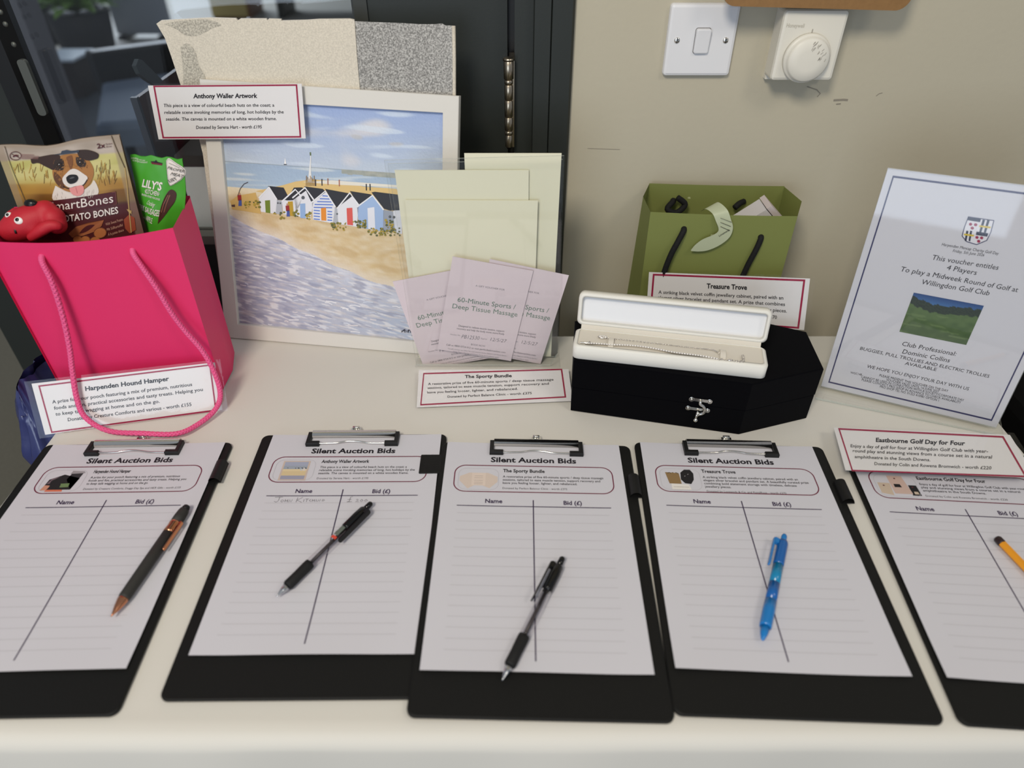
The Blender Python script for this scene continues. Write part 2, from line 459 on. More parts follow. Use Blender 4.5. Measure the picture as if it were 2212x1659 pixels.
# the room beyond the glass
b = MB(); b.box(-6.3, 9.36, 0.15, -3.5, 9.39, 2.3, mat('bright_window_pane', (210, 220, 235), 0.3, emit=((214, 226, 245), 0.9))); structure(b.build('window_1'))
M_DARKMETAL = mat('dark_metal', (24, 27, 29), 0.5)
t = thing('window_post', 'dark upright post beside the potted plant in the far room', 'post', (-3.7, 6.15, 0))
b = MB(); b.box(-3.81, 6.08, 0, -3.60, 6.22, 2.4, M_DARKMETAL); b.build('shaft', t)
t = thing('metal_post', 'plain grey square post seen through the door glass at left', 'post', (-1.62, 2.5, 0))
b = MB(); b.box(-1.69, 2.45, 0, -1.55, 2.56, 2.4, mat('grey_painted_post', (96, 98, 106), 0.4)); b.build('shaft', t)
t = thing('potted_plant', 'green leafy plant in a dark round pot in the far room', 'plant', (-3.28, 5.85, 0))
PX, PY = -3.28, 5.85
b = MB(); b.lathe([(0.30, 0), (0.31, 0.012), (0.30, 0.02)], mat('pale_tray', (196, 192, 186), 0.5), seg=28, xf=lambda x, y, z: (x + PX, y + PY, z)); b.build('tray', t)
b = MB(); b.lathe([(0.17, 0.02), (0.19, 0.03), (0.225, 0.28), (0.215, 0.29), (0.2, 0.27)], mat('dark_pot', (52, 54, 58), 0.6), seg=28, xf=lambda x, y, z: (x + PX, y + PY, z)); b.build('pot', t)
b = MB(); b.lathe([(0.2, 0.26), (0.02, 0.265)], mat('soil', (40, 34, 28), 0.9), xf=lambda x, y, z: (x + PX, y + PY, z)); b.build('soil', t)
b = MB(); M_LEAF = mat('leaf_green', (112, 148, 70), 0.6, var=0.3, vscale=8)
for k in range(110):
    a = random.uniform(0, 6.28); el = random.uniform(0.0, 1.2); L = random.uniform(0.2, 0.5)
    d = Vector((math.cos(a) * math.cos(el), math.sin(a) * math.cos(el), math.sin(el))); base = Vector((PX, PY, 0.27)); s_ = d.cross(Vector((0, 0, 1))).normalized() * 0.045
    tip = base + d * L; mid = base + d * L * 0.6 + Vector((0, 0, 0.05))
    b.add([base, mid - s_, tip, mid + s_], [(0, 1, 2, 3)], M_LEAF)
b.build('foliage', t)
t = thing('side_table', 'small dark table with a pale top in the far room', 'table', (-2.82, 4.75, 0))
b = MB(); b.box(-2.93, 4.62, 0.22, -2.72, 4.90, 0.235, mat('pale_table_top', (176, 190, 205), 0.3)); b.build('tabletop', t)
b = MB(); b.box(-2.91, 4.64, 0, -2.74, 4.88, 0.22, mat('dark_brown_wood', (44, 38, 38), 0.5)); b.build('base', t)
t = thing('lounge_chair', 'dark framed low chair with blue grey seat beyond the door glass', 'chair', (-1.72, 3.4, 0))
M_BLUEGREY = mat('blue_grey_fabric', (98, 112, 130), 0.85, bump=0.1, bscale=200)
SEATP = [(-1.72, 2.90), (-1.38, 2.98), (-1.50, 3.85), (-1.98, 3.52)]
b = MB(); b.prism(SEATP, 0.30, 0.40, M_BLUEGREY, bevel=0.03); b.build('seat', t)
b = MB(); b.prism([(-2.00, 3.56), (-1.50, 3.90), (-1.53, 3.98), (-2.06, 3.62)], 0.22, 0.52, M_DARKMETAL, bevel=0.015); b.build('backrest', t)
for sx, sy in ((-1.70, 2.95), (-1.42, 3.02), (-1.54, 3.82), (-1.95, 3.53)):
    b = MB(); b.tube([(sx, sy, 0), (sx, sy, 0.30)], 0.025, M_DARKMETAL, 8); b.build('leg', t)
t = thing('grey_panel', 'pale grey upright panel standing in the far room', 'panel', (-3.0, 6.3, 0))
b = MB(); b.box(-3.25, 6.28, 0.03, -2.80, 6.33, 1.1, mat('pale_grey_board', (150, 156, 166), 0.5)); b.build('board', t)
b = MB(); b.box(-3.22, 6.2, 0, -3.16, 6.42, 0.03, M_DARKMETAL); b.build('foot', t)
b = MB(); b.box(-2.89, 6.2, 0, -2.83, 6.42, 0.03, M_DARKMETAL); b.build('foot', t)
t = thing('wooden_cabinet', 'yellowish wooden cabinet with dark brown side in the far room', 'cabinet', (-2.5, 7.2, 0))
b = MB(); b.box(-2.72, 7.05, 0, -2.38, 7.45, 0.75, mat('dark_orange_wood', (112, 66, 34), 0.5)); b.build('body', t)
b = MB(); b.box(-2.72, 7.03, 0.02, -2.40, 7.05, 0.74, mat('yellow_wood', (168, 150, 92), 0.5)); b.build('door', t)
t = thing('lounge_bench', 'low blue grey bench on dark legs in the far room', 'bench', (-1.7, 7.3, 0))
b = MB(); b.prism(rounded(-2.2, 7.0, -1.05, 7.5, 0.05), 0.28, 0.46, mat('slate_fabric', (84, 92, 112), 0.85), bevel=0.03); b.build('seat', t)
for sx in (-2.1, -1.15):
    b = MB(); b.box(sx - 0.03, 7.05, 0, sx + 0.03, 7.45, 0.28, M_DARKMETAL); b.build('leg', t)
t = thing('wood_panel', 'dark brown upright panel just behind the door glass', 'panel', (-0.544, 1.3, 0))
b = MB(); b.box(-0.5475, 1.045, 0, -0.5405, 1.60, 1.044, mat('dark_brown_panel', (62, 40, 34), 0.5)); b.build('board', t)
b = MB(); b.box(-0.5490, 1.038, 0, -0.5395, 1.045, 1.046, mat('blue_grey_edging', (52, 58, 68), 0.5)); b.build('edging', t)
b = MB(); b.prism([(1.066, 1.082), (1.080, 1.088), (1.090, 1.084), (1.135, 1.043), (1.108, 1.043), (1.085, 1.058), (1.070, 1.070)], -0.546, -0.540, mat('dark_grey_plastic', (54, 62, 66), 0.5), xf=lambda y, z, x: (x, y, z)); b.build('lever', t)
t = thing('white_box', 'white box seen through the lowest part of the door glass', 'box', (-0.43, 1.16, 0))
b = MB(); b.box(-0.510, 1.04, 0, -0.20, 1.30, 0.945, mat('white_flecked_board', (206, 210, 208), 0.7, bump=0.1, bscale=200, var=0.05, vscale=150)); b.build('body', t)
b = MB(); b.box(-0.511, 1.038, 0.945, -0.198, 1.302, 0.962, mat('dark_grey_lid', (58, 54, 52), 0.6)); b.build('lid', t)

# wall fittings
M_PLASTIC_W = mat('white_plastic', (222, 222, 224), 0.35)
M_PLASTIC_C = mat('cream_plastic', (220, 216, 204), 0.4)
t = thing('light_switch', 'square white light switch plate with one rocker and two screws', 'light switch', (0.238, 0.96, 1.098))
b = MB(); b.prism(rounded(0.1945, 1.0978, 0.2805, 1.1815, 0.0045, 5), 0, 0.0085, M_PLASTIC_W, xf=lambda x, y, z: (x, 0.96 - z, y), bevel=0.004); b.build('plate', t)
b = MB(); b.prism(rounded(0.2285, 1.1250, 0.2480, 1.1550, 0.003, 4), 0, 0.0088, mat('grey_gap', (95, 92, 88), 0.6), xf=lambda x, y, z: (x, 0.96 - z, y))
b.build('rocker_surround', t)
b = MB(); b.prism(rounded(0.2290, 1.1255, 0.2475, 1.1545, 0.0028, 4), 0, 0.0125, M_PLASTIC_W, xf=lambda x, y, z: (x, 0.96 - z - 0.10 * (y - 1.125) * (1 if z > 0.005 else 0), y), bevel=0.0015); b.build('rocker', t)
for sx in (0.2070, 0.2680):
    b = MB(); b.lathe([(0.0036, 0), (0.0036, 0.0090), (0.0030, 0.0098), (0.0005, 0.0100)], M_CHROME, seg=18, xf=lambda x, y, z: (sx + x, 0.96 - z, 1.1405 + y))
    b.box(sx - 0.0005, 0.9498, 1.1375, sx + 0.0005, 0.951, 1.1435, M_BEAD); b.build('screw', t)
t = thing('thermostat', 'square cream wall thermostat with a large round dial', 'thermostat', (0.364, 0.96, 1.10))
b = MB(); b.box(0.3275, 0.951, 1.0945, 0.4040, 0.96, 1.178, M_PLASTIC_C); b.build('backplate', t)
b = MB(); b.prism(rounded(0.3255, 1.0995, 0.4030, 1.1795, 0.0045, 4), 0, 0.028, M_PLASTIC_C, xf=lambda x, y, z: (x, 0.952 - z, y), bevel=0.004); b.build('cover', t)
XD, ZD = 0.3630, 1.1265
b = MB(); b.lathe([(0.0285, 0.0), (0.0285, 0.004), (0.0272, 0.006), (0.0262, 0.006), (0.0255, 0.010), (0.0235, 0.0125), (0.012, 0.0132), (0.0003, 0.0134)], M_PLASTIC_C, seg=48, xf=lambda x, y, z: (XD + x, 0.924 - z, ZD + y))
dial = b.build('dial', t)
b = MB()
for k in range(26):
    a = random.uniform(-0.2, 1.7); r0 = random.uniform(0.010, 0.019); p = (XD + r0 * math.cos(a), ZD + r0 * math.sin(a)); d_ = random.uniform(0.8, 1.3)
    stroke(b, [p, (p[0] + 0.0035 * math.cos(d_), p[1] + 0.0035 * math.sin(d_))], 0.00045, mat('light_scratch', (160, 154, 142), 0.6), lambda x, z: (x, 0.924 - 0.0136 + 0.012 * max(0, math.hypot(x - XD, z - ZD) - 0.015), z))
set_at(dial, t); b.build('scratches', dial)
b = MB(); b.box(XD - 0.0004, 0.9232, 1.1550, XD + 0.0004, 0.9244, 1.1590, mat('light_scratch', (160, 154, 142), 0.6)); b.build('pointer_mark', t)
b = MB(); put_text(b, 'Honeywell', (0.3305, 1.1610), (0.3520, 1.1605), 0.0062, mat('embossed_cream', (186, 180, 166), 0.4), lambda x, z: (x, 0.9237, z), bold=0.01); b.build('raised_lettering', t)
t = thing('hanging_clipboard', 'brown hardboard with rounded corners hanging above the thermostat', 'board', (0.355, 0.917, 1.18))
b = MB(); b.prism([(p[0], p[1] + (p[0] - 0.355) * -0.024) for p in rounded(0.2450, 1.1830, 0.4660, 1.52, 0.016, 8)], 0, 0.0035, mat('brown_hardboard', (138, 103, 62), 0.6, bump=0.1, bscale=500, var=0.15, vscale=200), xf=lambda x, y, z: (x, 0.9175 - z, y)); b.build('board', t)
b = MB(); b.box(0.30, 0.908, 1.47, 0.41, 0.9142, 1.51, M_CHROME); b.box(0.345, 0.917, 1.44, 0.365, 0.96, 1.45, M_CHROME); b.build('clip', t)

# ------------------------------------------------------------------ table and cloth
TX0, TX1, TY0, TY1, TZ = -0.575, 0.624, 0.278, 0.866, 0.75
t = thing('folding_table', 'small trestle table hidden under the white cloth', 'table', (0.02, 0.57, 0))
M_TABLE = mat('table_grey', (120, 120, 118), 0.5)
b = MB(); b.box(TX0 + 0.006, TY0 + 0.008, 0.705, TX1 - 0.006, TY1 - 0.004, 0.7465, M_TABLE); b.build('tabletop', t)
for sx in (TX0 + 0.08, TX1 - 0.08):
    for sy in (TY0 + 0.08, TY1 - 0.08):
        b = MB(); b.tube([(sx, sy, 0), (sx, sy, 0.705)], 0.014, M_TABLE, 12); b.build('leg', t)
M_CLOTH = mat('white_tablecloth', (210, 207, 199), 0.85, bump=0.06, bscale=700, sheen=0.1)
def cloth(s_, t_):
    x = TX0 - 0.45 + s_ * (TX1 - TX0 + 0.9); y = TY0 - 0.50 + t_ * (TY1 - TY0 + 0.502)
    ox = max(0, TX0 - x, x - TX1); oy = max(0, TY0 - y)
    X = min(max(x, TX0), TX1); Y = min(max(y, TY0), TY1)
    rr = 0.010; z = TZ
    def fold(o): return (rr * math.sin(min(o / rr, math.pi / 2)), rr * (1 - math.cos(min(o / rr, math.pi / 2))) + max(0, o - rr * math.pi / 2))
    hx, dx = fold(ox); hy, dy = fold(oy)
    z -= max(dx, dy)
    sgn = -1 if x < TX0 else 1
    if ox: X += sgn * (hx + min(dx, dy) * 0.25 + 0.006 * math.sin(Y * 21) * min(1, dx * 4) * (1 - min(1, dy * 4)) + dx * 0.03)
    if oy: Y -= hy + min(dx, dy) * 0.25 + (0.008 * math.sin(X * 17 + 1) + 0.005 * math.sin(X * 41)) * min(1, dy * 4) + dy * 0.06
    if not ox and not oy: z += 0.0011 * nz(X * 5, Y * 5, 3) * min(1, (Y - TY0) * 8) - 0.0009
    return (X, Y, z)
b = MB(); b.grid(150, 96, cloth, M_CLOTH)
tag(b.build('tablecloth', None, (0.02, 0.57, 0.75)), 'white cloth draped over the display table', 'tablecloth')

t = thing('black_block', 'black block standing beyond the right end of the table', 'case', (0.86, 0.74, 0))  # plain black block filling the black area beyond the table end
M_BLACKBLOCK = mat('plain_black', (9, 9, 10), 0.8, spec=0.1)
b = MB(); b.prism(rounded(0.70, 0.36, 1.15, 0.94, 0.03), 0, 0.66, M_BLACKBLOCK, bevel=0.015); b.build('body', t)
b = MB(); b.prism(rounded(0.695, 0.355, 1.155, 0.945, 0.03), 0.661, 0.735, M_BLACKBLOCK, bevel=0.02); b.build('lid', t)

# navy plastic bag hanging by the left end of the table
t = thing('plastic_bag', 'crumpled navy plastic sack standing left of the table corner', 'bag', (-0.648, 0.785, 0))
M_NAVY = mat('navy_plastic', (50, 57, 108), 0.24, spec=0.8, bump=0.5, bscale=26)
def sack(u, v):
    a = 2 * math.pi * u; z = 0.008 + 0.765 * v
    wx = 0.040 + 0.005 * math.sin(v * 5); wy = 0.098 + 0.008 * math.sin(v * 7 + 1)
    if v > 0.86: k = (v - 0.86) / 0.14; wx *= 1 - 0.97 * k; wy *= 1 - 0.25 * k
    n1 = 0.010 * nz(math.cos(a) * 2.2, math.sin(a) * 2.2, z * 7) + 0.006 * nz(math.cos(a) * 5, math.sin(a) * 5, z * 17) + 0.005 * abs(nz(math.cos(a) * 3, z * 30, math.sin(a) * 3))
    sx = math.copysign(abs(math.cos(a)) ** 0.7, math.cos(a)); sy = math.copysign(abs(math.sin(a)) ** 0.7, math.sin(a))
    return (-0.648 + (wx + n1) * sx, 0.785 + (wy + n1) * sy, z + (0.02 * nz(a, 1, 9) if v > 0.95 else 0))
b = MB(); b.grid(72, 80, sack, M_NAVY); b.build('sack_body', t)

# ------------------------------------------------------------------ clipboards, bid sheets, pens
M_BOARD = mat('black_vinyl_board', (21, 21, 20), 0.55, bump=0.15, bscale=600, spec=0.2)
M_RUBBER = mat('black_rubber', (14, 14, 14), 0.5)
GB = 'black clipboards along the front of the table'
def make_clipboard(loop):
    t = thing('clipboard', '', 'clipboard', group=GB, world=False)
    b = MB(); b.prism(rounded(-0.115, -0.17, 0.115, 0.17, 0.008, 5), 0, 0.0032, M_BOARD, bevel=0.0012)
    b.tube([(p[0], p[1], 0.0022) for p in rounded(-0.1135, -0.1685, 0.1135, 0.1685, 0.008, 5)], 0.0013, M_BOARD, 6, closed=True)
    b.build('backboard', t)
    clip = MB()
    # folded chrome bar: a shallow ridge along the top edge
    prof = [(0.0025 + 0.0058 * math.cos(math.pi * k / 10), 0.0045 + 0.0062 * math.sin(math.pi * k / 10)) for k in range(11)] + [(0.0025 - 0.0048 * math.cos(math.pi * k / 10), 0.0045 + 0.0052 * math.sin(math.pi * k / 10)) for k in range(11)]
    n = len(prof); xs = (-0.0515, 0.0515)
    vs = [(x, 0.1655 + p[0], p[1]) for x in xs for p in prof]
    clip.add(vs, [(i, (i + 1) % n, n + (i + 1) % n, n + i) for i in range(n)] + [tuple(range(n)), tuple(range(n, 2 * n))], M_CHROME, True)
    clip.box(-0.030, 0.160, 0.0032, 0.030, 0.170, 0.0042, M_CHROME)
    cb = clip.build('clip_bar', t)
    b = MB()
    wv = [(-0.044, -0.0185), (-0.030, -0.0185), (-0.018, -0.0178), (-0.010, -0.0158), (-0.004, -0.0150), (0.004, -0.0152), (0.012, -0.0165), (0.020, -0.0182), (0.032, -0.0186), (0.044, -0.0186)]
    b.tube([(0.0525, 0.168, 0.0075), (0.054, 0.1665, 0.007)] , 0.0011, M_CHROME, 8)
    b.tube([(-0.0525, 0.168, 0.0075), (-0.054, 0.1665, 0.007)], 0.0011, M_CHROME, 8)
    b.tube(smooth_path([(x, 0.1685 + y, 0.0072) for x, y in wv], 4), 0.0011, M_CHROME, 8)
    b.build('wire_lever', t)
    for s_ in (-1, 1):
        b = MB()
        L = [(0.0515, 0.003), (0.0565, 0.003), (0.0565, -0.0185), (0.0400, -0.0185), (0.0400, -0.0130), (0.0515, -0.0130)]
        if s_ < 0: L = [(-x, y) for x, y in L][::-1]
        b.prism([(x, y + 0.1655) for x, y in L[::-1]], 0.0042, 0.0100, M_RUBBER, bevel=0.0012); b.build('rubber_corner', t)
    b = MB(); b.box(-0.006, 0.170, 0.003, 0.006, 0.181, 0.0045, M_CHROME); b.tube([(-0.004, 0.1805, 0.005), (0.004, 0.1805, 0.005)], 0.0022, M_CHROME, 8); b.build('hanging_tab', t)
    b = MB(); lx, ly = loop
    if lx < 0.1:
        b.prism(rounded(0.0865, ly - 0.0155, 0.1135, ly + 0.0155, 0.0015, 3), 0.0032, 0.0062, M_BOARD, bevel=0.001); b.build('pen_loop', t)
        return t
    b.grid(10, 2, lambda u, v: (lx + 0.007 * math.cos(math.pi * (1 - u)) , ly - 0.0155 + 0.031 * v, 0.0036 + 0.0075 * math.sin(math.pi * u)), M_RUBBER)
    b.box(lx - 0.0075, ly - 0.0155, 0.0032, lx + 0.0075, ly + 0.0155, 0.0040, M_RUBBER)
    b.build('pen_loop', t)
    return t

ZT = 0.7506
POSES = [(-0.4556, 0.4766, 0.0219), (-0.1924, 0.4929, 0.0056), (0.0242, 0.4744, -0.0122), (0.2575, 0.4752, -0.0367), (0.5021, 0.4631, -0.0667)]
BOARD = [(-0.002, 0.019), (-0.003, 0.009), (0.003, -0.016), (0.0032, -0.036), (0.006, -0.067)]
LOOPS = [(0.1135, 0.117), (0.0925, 0.115), (0.1125, 0.10), (0.1155, 0.093), (0.1135, 0.10)]
LBL = ['black clipboard with the dog hamper bid sheet at the left end of the table',
       'black clipboard with the seaside painting bid sheet, second from the left',
       'black clipboard with the massage bundle bid sheet, in the middle of the row',
       'black clipboard with the jewellery bid sheet, second from the right',
       'black clipboard partly under a prize card at the right end of the table']
TILT = [0, 0, 0.0135, 0, 0]
for i, (px, py, th) in enumerate(POSES):
    c = make_clipboard(LOOPS[i])
    dx, bth = BOARD[i]
    ctr = Vector((px, py)) + Matrix.Rotation(th, 2) @ Vector((dx, -0.0194))
    c.location = (ctr.x, ctr.y, ZT + 0.115 * TILT[i]); c.rotation_euler = (0, TILT[i], bth); c['label'] = LBL[i]

GS = 'bid sheets on the clipboards'
ITEMS = [
 ('Harpenden Hound Hamper', 70, 113, [('A prize for your pooch featuring a mix of premium, nutritious', 174), ('foods and fun, practical accessories and tasty treats. Helping you', 183), ('to keep tails wagging at home and on the go.', 141)], ('Donated by Creature Comforts, Doggy Day Spa and HKR Gifts - worth £155', 181)),
 ('Anthony Waller Artwork', 70, 127, [('This piece is a view of colourful beach huts on the coast; a', 173), ('relatable scene invoking memories of long, hot holidays by the', 183), ('seaside. The canvas is mounted on a white wooden frame.', 176)], ('Donated by Serena Hart - worth £195', 130)),
 ('The Sporty Bundle', 69, 118, [('A restorative prize of five 60-minute sports / deep tissue massage', 186), ('sessions, tailored to ease muscle tension, support recovery and', 182), ('leave you feeling looser, lighter, and rebalanced.', 155)], ('Donated by Perfect Balance Clinic - worth £375', 143)),
 ('Treasure Trove', 67, 107, [('A striking black velvet coffin jewellery cabinet, paired with an', 177), ('elegant silver bracelet and pendant set. A beautifully curated prize', 188), ('combining bold statement storage with timeless, delicate', 173), ('jewellery pieces.', 97)], ('Donated by Loveweds & Co. and RegalRose - worth £370', 158)),
 ('Eastbourne Golf Day for Four', 68, 146, [('Enjoy a day of golf for four at Willingdon Golf Club with year-round', 188), ('play and stunning views from a course set in a natural', 178), ('amphitheatre in the South Downs.', 138)], ('Donated by Colin and Rowena Bromwich - worth £220', 158)),
]
SLBL = ['bid sheet for the dog hamper, with a picture of bags and treats',
        'bid sheet for the seaside painting, with one handwritten bid on the top line',
        'bid sheet for the massage bundle, with a picture of beige vouchers',
        'bid sheet for the jewellery, with a picture of a black coffin box',
        'bid sheet for the golf day, half cut off at the right edge']
def pc(name, c, rough=0.75): return mat('print_' + name, c, rough)
def thumb(i, b, F):
    f = lambda x, y: F(x, y, 0.00012)
    if i == 0:
        poly(b, [(22, 222), (55, 222), (58, 240), (38, 246), (24, 238)], pc('black', (28, 26, 28)), f)
        poly(b, [(41, 224), (55, 224), (59, 249), (46, 250)], pc('charcoal', (44, 42, 46)), f)
        poly(b, [(44, 247), (61, 248), (59, 251), (45, 252)], pc('pale_grey', (150, 146, 150)), lambda x, y: F(x, y, 0.00016))
        poly(b, [(24, 231), (37, 232), (36, 243), (27, 240)], pc('dusky', (110, 92, 100)), lambda x, y: F(x, y, 0.00016))
        poly(b, [(21, 221), (36, 221), (37, 228), (23, 229)], pc('peach', (196, 140, 116)), lambda x, y: F(x, y, 0.00018))
        poly(b, [(33, 225), (51, 226), (50, 232), (34, 231)], pc('leaf', (104, 128, 84)), lambda x, y: F(x, y, 0.0002))
        poly(b, [(27, 219), (47, 219), (46, 222), (28, 222)], pc('coral', (206, 112, 84)), lambda x, y: F(x, y, 0.0002))
    elif i == 1:
        poly(b, [(25, 219), (57, 219), (57, 251), (25, 251)], pc('tan_frame', (196, 178, 166)), f)
        g = lambda x, y: F(x, y, 0.00016)
        for y0, y1, c in ((221, 227, (150, 150, 168)), (227, 234, (206, 186, 146)), (234, 237.5, (214, 196, 156)), (237.5, 243, (150, 158, 170)), (243, 249.5, (158, 164, 184))):
            poly(b, [(27, y0), (55, y0), (55, y1), (27, y1)], pc('band%d' % y0, c), g)
        for k in range(6): poly(b, [(30 + 4.1 * k, 235), (33 + 4.1 * k, 235), (33 + 4.1 * k, 238), (31.5 + 4.1 * k, 239.8), (30 + 4.1 * k, 238)], pc('hut%d' % (k % 3), ((232, 232, 236), (176, 190, 214), (206, 200, 196))[k % 3]), lambda x, y: F(x, y, 0.0002))
        for k in range(6): poly(b, [(33 + 4.1 * k, 238), (34 + 4.1 * k, 239.6), (31.6 + 4.1 * k, 240), (31.5 + 4.1 * k, 239.6)], pc('black', (28, 26, 28)), lambda x, y: F(x, y, 0.00024))
    elif i == 2:
        M1, M2 = pc('beige', (206, 190, 178)), pc('beige_light', (214, 198, 186))
        poly(b, [(19, 240), (30, 246), (38, 246), (36, 226), (29, 221), (19, 233)], M1, f)
        poly(b, [(63, 240), (52, 246), (45, 246), (46, 226), (54, 222), (63, 232)], M1, f)
        poly(b, [(33, 226), (49, 226), (49, 246), (33, 246)], M2, lambda x, y: F(x, y, 0.00016))
        for y in (241, 238, 234, 231, 228.5): stroke(b, [(36, y), (46, y)], 0.5, pc('taupe_line', (164, 150, 142)), lambda x, y: F(x, y, 0.0002))
    elif i == 3:
        poly(b, [(27, 229), (41, 229), (40, 246), (24, 247)], pc('kraft', (138, 112, 74)), f)
        for k in range(3): stroke(b, [(27 + 4 * k, 245.5), (29 + 4 * k, 247), (31 + 4 * k, 245)], 0.8, pc('black', (28, 26, 28)), lambda x, y: F(x, y, 0.00016))
        poly(b, [(41, 236), (42, 247), (47, 252), (54, 252), (57, 246), (56, 236), (52, 229), (45, 230)], pc('black', (28, 26, 28)), f)
        for p in ((46, 241), (50, 244)): stroke(b, [p, (p[0] + 1, p[1] + 1)], 0.9, pc('pale_grey', (150, 146, 150)), lambda x, y: F(x, y, 0.0002))
        poly(b, [(29, 220), (51, 220), (49, 228), (29, 229)], pc('ivory', (226, 222, 216)), lambda x, y: F(x, y, 0.0002))
        stroke(b, [(31, 224), (49, 224)], 0.6, pc('taupe_line', (164, 150, 142)), lambda x, y: F(x, y, 0.00024))
    else:
        poly(b, [(20, 224), (33, 221), (34, 240), (20, 240)], pc('cream_card', (196, 178, 158)), f)
        poly(b, [(35, 224), (55, 224), (51, 252), (34, 252)], pc('pink_card', (198, 172, 160)), lambda x, y: F(x, y, 0.00014))
        poly(b, [(38, 234), (46, 234), (45, 239), (38, 239)], pc('black', (28, 26, 28)), lambda x, y: F(x, y, 0.00018))
        poly(b, [(54, 222), (64, 222), (63, 238), (54, 238)], pc('black', (28, 26, 28)), f)
        poly(b, [(57, 224), (62, 224), (61.5, 228), (57, 228)], pc('cream_card', (196, 178, 158)), lambda x, y: F(x, y, 0.0002))
        for x, y in ((26, 235), (42, 247), (58, 234)): poly(b, [(x - 1, y), (x + 1, y), (x + 1, y + 1.6), (x - 1, y + 1.6)], pc('dark_red', (90, 40, 44)), lambda x, y: F(x, y, 0.0002))

for i, (px, py, th) in enumerate(POSES):
    zp = ZT + 0.0039
    t = thing('bid_sheet', SLBL[i], 'paper sheet', (px, py, zp + 0.115 * TILT[i] + (0.0006 if TILT[i] else 0)), (0, TILT[i], th), group=GS, world=False)
    def F(x, y, e=0.0, i=i):
        x, y = x / 1000 - 0.105, y / 1000 - 0.1485
        k = max(0, -y - 0.09) / 0.0585
        lift = 0.0004 + 0.0016 * k * k * (0.5 + 0.5 * math.sin(x * 26 + i * 1.3)) + 0.0007 * max(0, abs(x) - 0.07) / 0.035
        return (x, y, lift + e)
    b = MB(); b.grid(20, 28, lambda u, v: F(210 * u, 297 * v), WHITE_PAPER); b.build('paper', t)
    b = MB(); ink = lambda x, y: F(x, y, 0.00014)
    put_text(b, 'Silent Auction Bids', (54, 264.3), (156, 264.3), 11.6, INK, ink, bold=0.032)
    name, x0, x1, lines, don = ITEMS[i]
    put_text(b, name, (x0, 247.8), (x1, 247.8), 7.4, INK, ink, bold=0.028)
    for k, (s_, xe) in enumerate(lines): put_text(b, s_, (x0, 239.2 - 5.0 * k), (xe, 239.2 - 5.0 * k), 4.8, INK, ink, bold=0.010)
    yd = 217.2 if len(lines) == 4 else 221.2
    put_text(b, don[0], (x0 + (1 if len(lines) == 4 else 0), yd), (don[1], yd), 4.0, INK, ink, bold=0.0)
    put_text(b, 'Name', (50, 199.8), (69.3, 199.8), 8.4, PURPLE, ink, bold=0.028)
    put_text(b, 'Bid (£)', (138, 199.0), (158.5, 199.0), 8.4, PURPLE, ink, bold=0.028)
    b.build('printed_text', t)
    b = MB(); frame_lines(b, rounded(12.8, 216.5, 197, 258.0, 13, 8), 1.25, mat('maroon_outline', (104, 16, 50), 0.7), ink); b.build('info_box_outline', t)
    b = MB(); frame_lines(b, rounded(17.5, 219.5, 64, 253, 9, 6), 0.35, RULE, ink); thumb(i, b, F); b.build('picture_thumbnail', t)
    b = MB(); stroke(b, [(18.6, 195.2), (70, 195.2), (190.6, 195.2)], 1.1, PURPLE, ink); stroke(b, [(104, 205), (104, 150), (104, 90), (104, 40), (104, 10.5)], 1.25, PURPLE, ink); b.build('column_rules', t)
    b = MB()
    for k in range(15): stroke(b, [(19.5 + 6 * j + 0.01, 184.6 - 11.72 * k) for j in range(29)], 0.42, RULE, ink)
    b.build('writing_lines', t)
    if i == 1:
        b = MB(); M_PEN = mat('ballpoint_ink', (96, 92, 100), 0.7)
        hw = lambda x, y: F(x, y, 0.00018)
        def word(strokes, w=0.55):
            for s_ in strokes: stroke(b, s_, w, M_PEN, hw)
        word([[(29, 193), (38, 193.6)], [(34.5, 193.4), (34, 188), (32, 185.6), (29.5, 187)]])
        word([[(38, 189.5), (36.8, 187.5), (38.2, 185.8), (40.2, 187.4), (38.6, 189.6)], [(41.5, 190.2), (41.8, 185.8)], [(41.6, 188), (44.4, 188)], [(44.4, 190), (44.5, 185.6)], [(46.2, 185.6), (46.4, 189.8), (48.8, 185.8), (49.4, 189.8)]])
        word([[(55, 192.8), (54.4, 185.6)], [(60.5, 193), (55, 188.6), (60.8, 185.4)], [(62.6, 190), (62.8, 186)], [(64, 190.4), (68, 190.4)], [(66, 190.2), (66, 186)], [(70.5, 190), (68.8, 188.2), (70.8, 186.4)], [(72.2, 190), (72.2, 186.2)], [(72.2, 188.2), (74.6, 188.2)], [(74.6, 190), (74.8, 186.2)], [(76.6, 189.8), (76.8, 186.4)], [(78.4, 186.4), (78.8, 189.6), (80.6, 186.6), (81.2, 189.8)], [(85.6, 189.4), (83.6, 189.6), (83.4, 187), (85.2, 187.2), (84.8, 188.2), (86.4, 188.2)]])
        word([[(117, 193.6), (114.6, 193), (114.2, 187), (111.6, 185.8), (117.2, 186.2)], [(111.8, 189.4), (116.2, 189.6)]])
        word([[(121.4, 189.2), (123, 190), (124, 188.6), (121.2, 186), (125, 186)], [(127.6, 189.4), (126.4, 187.6), (127.8, 186), (129.6, 187.4), (127.8, 189.6)], [(132.6, 189.4), (131.2, 187.6), (132.6, 186), (134.6, 187.4), (132.8, 189.6)]])
        b.build('handwriting', t)

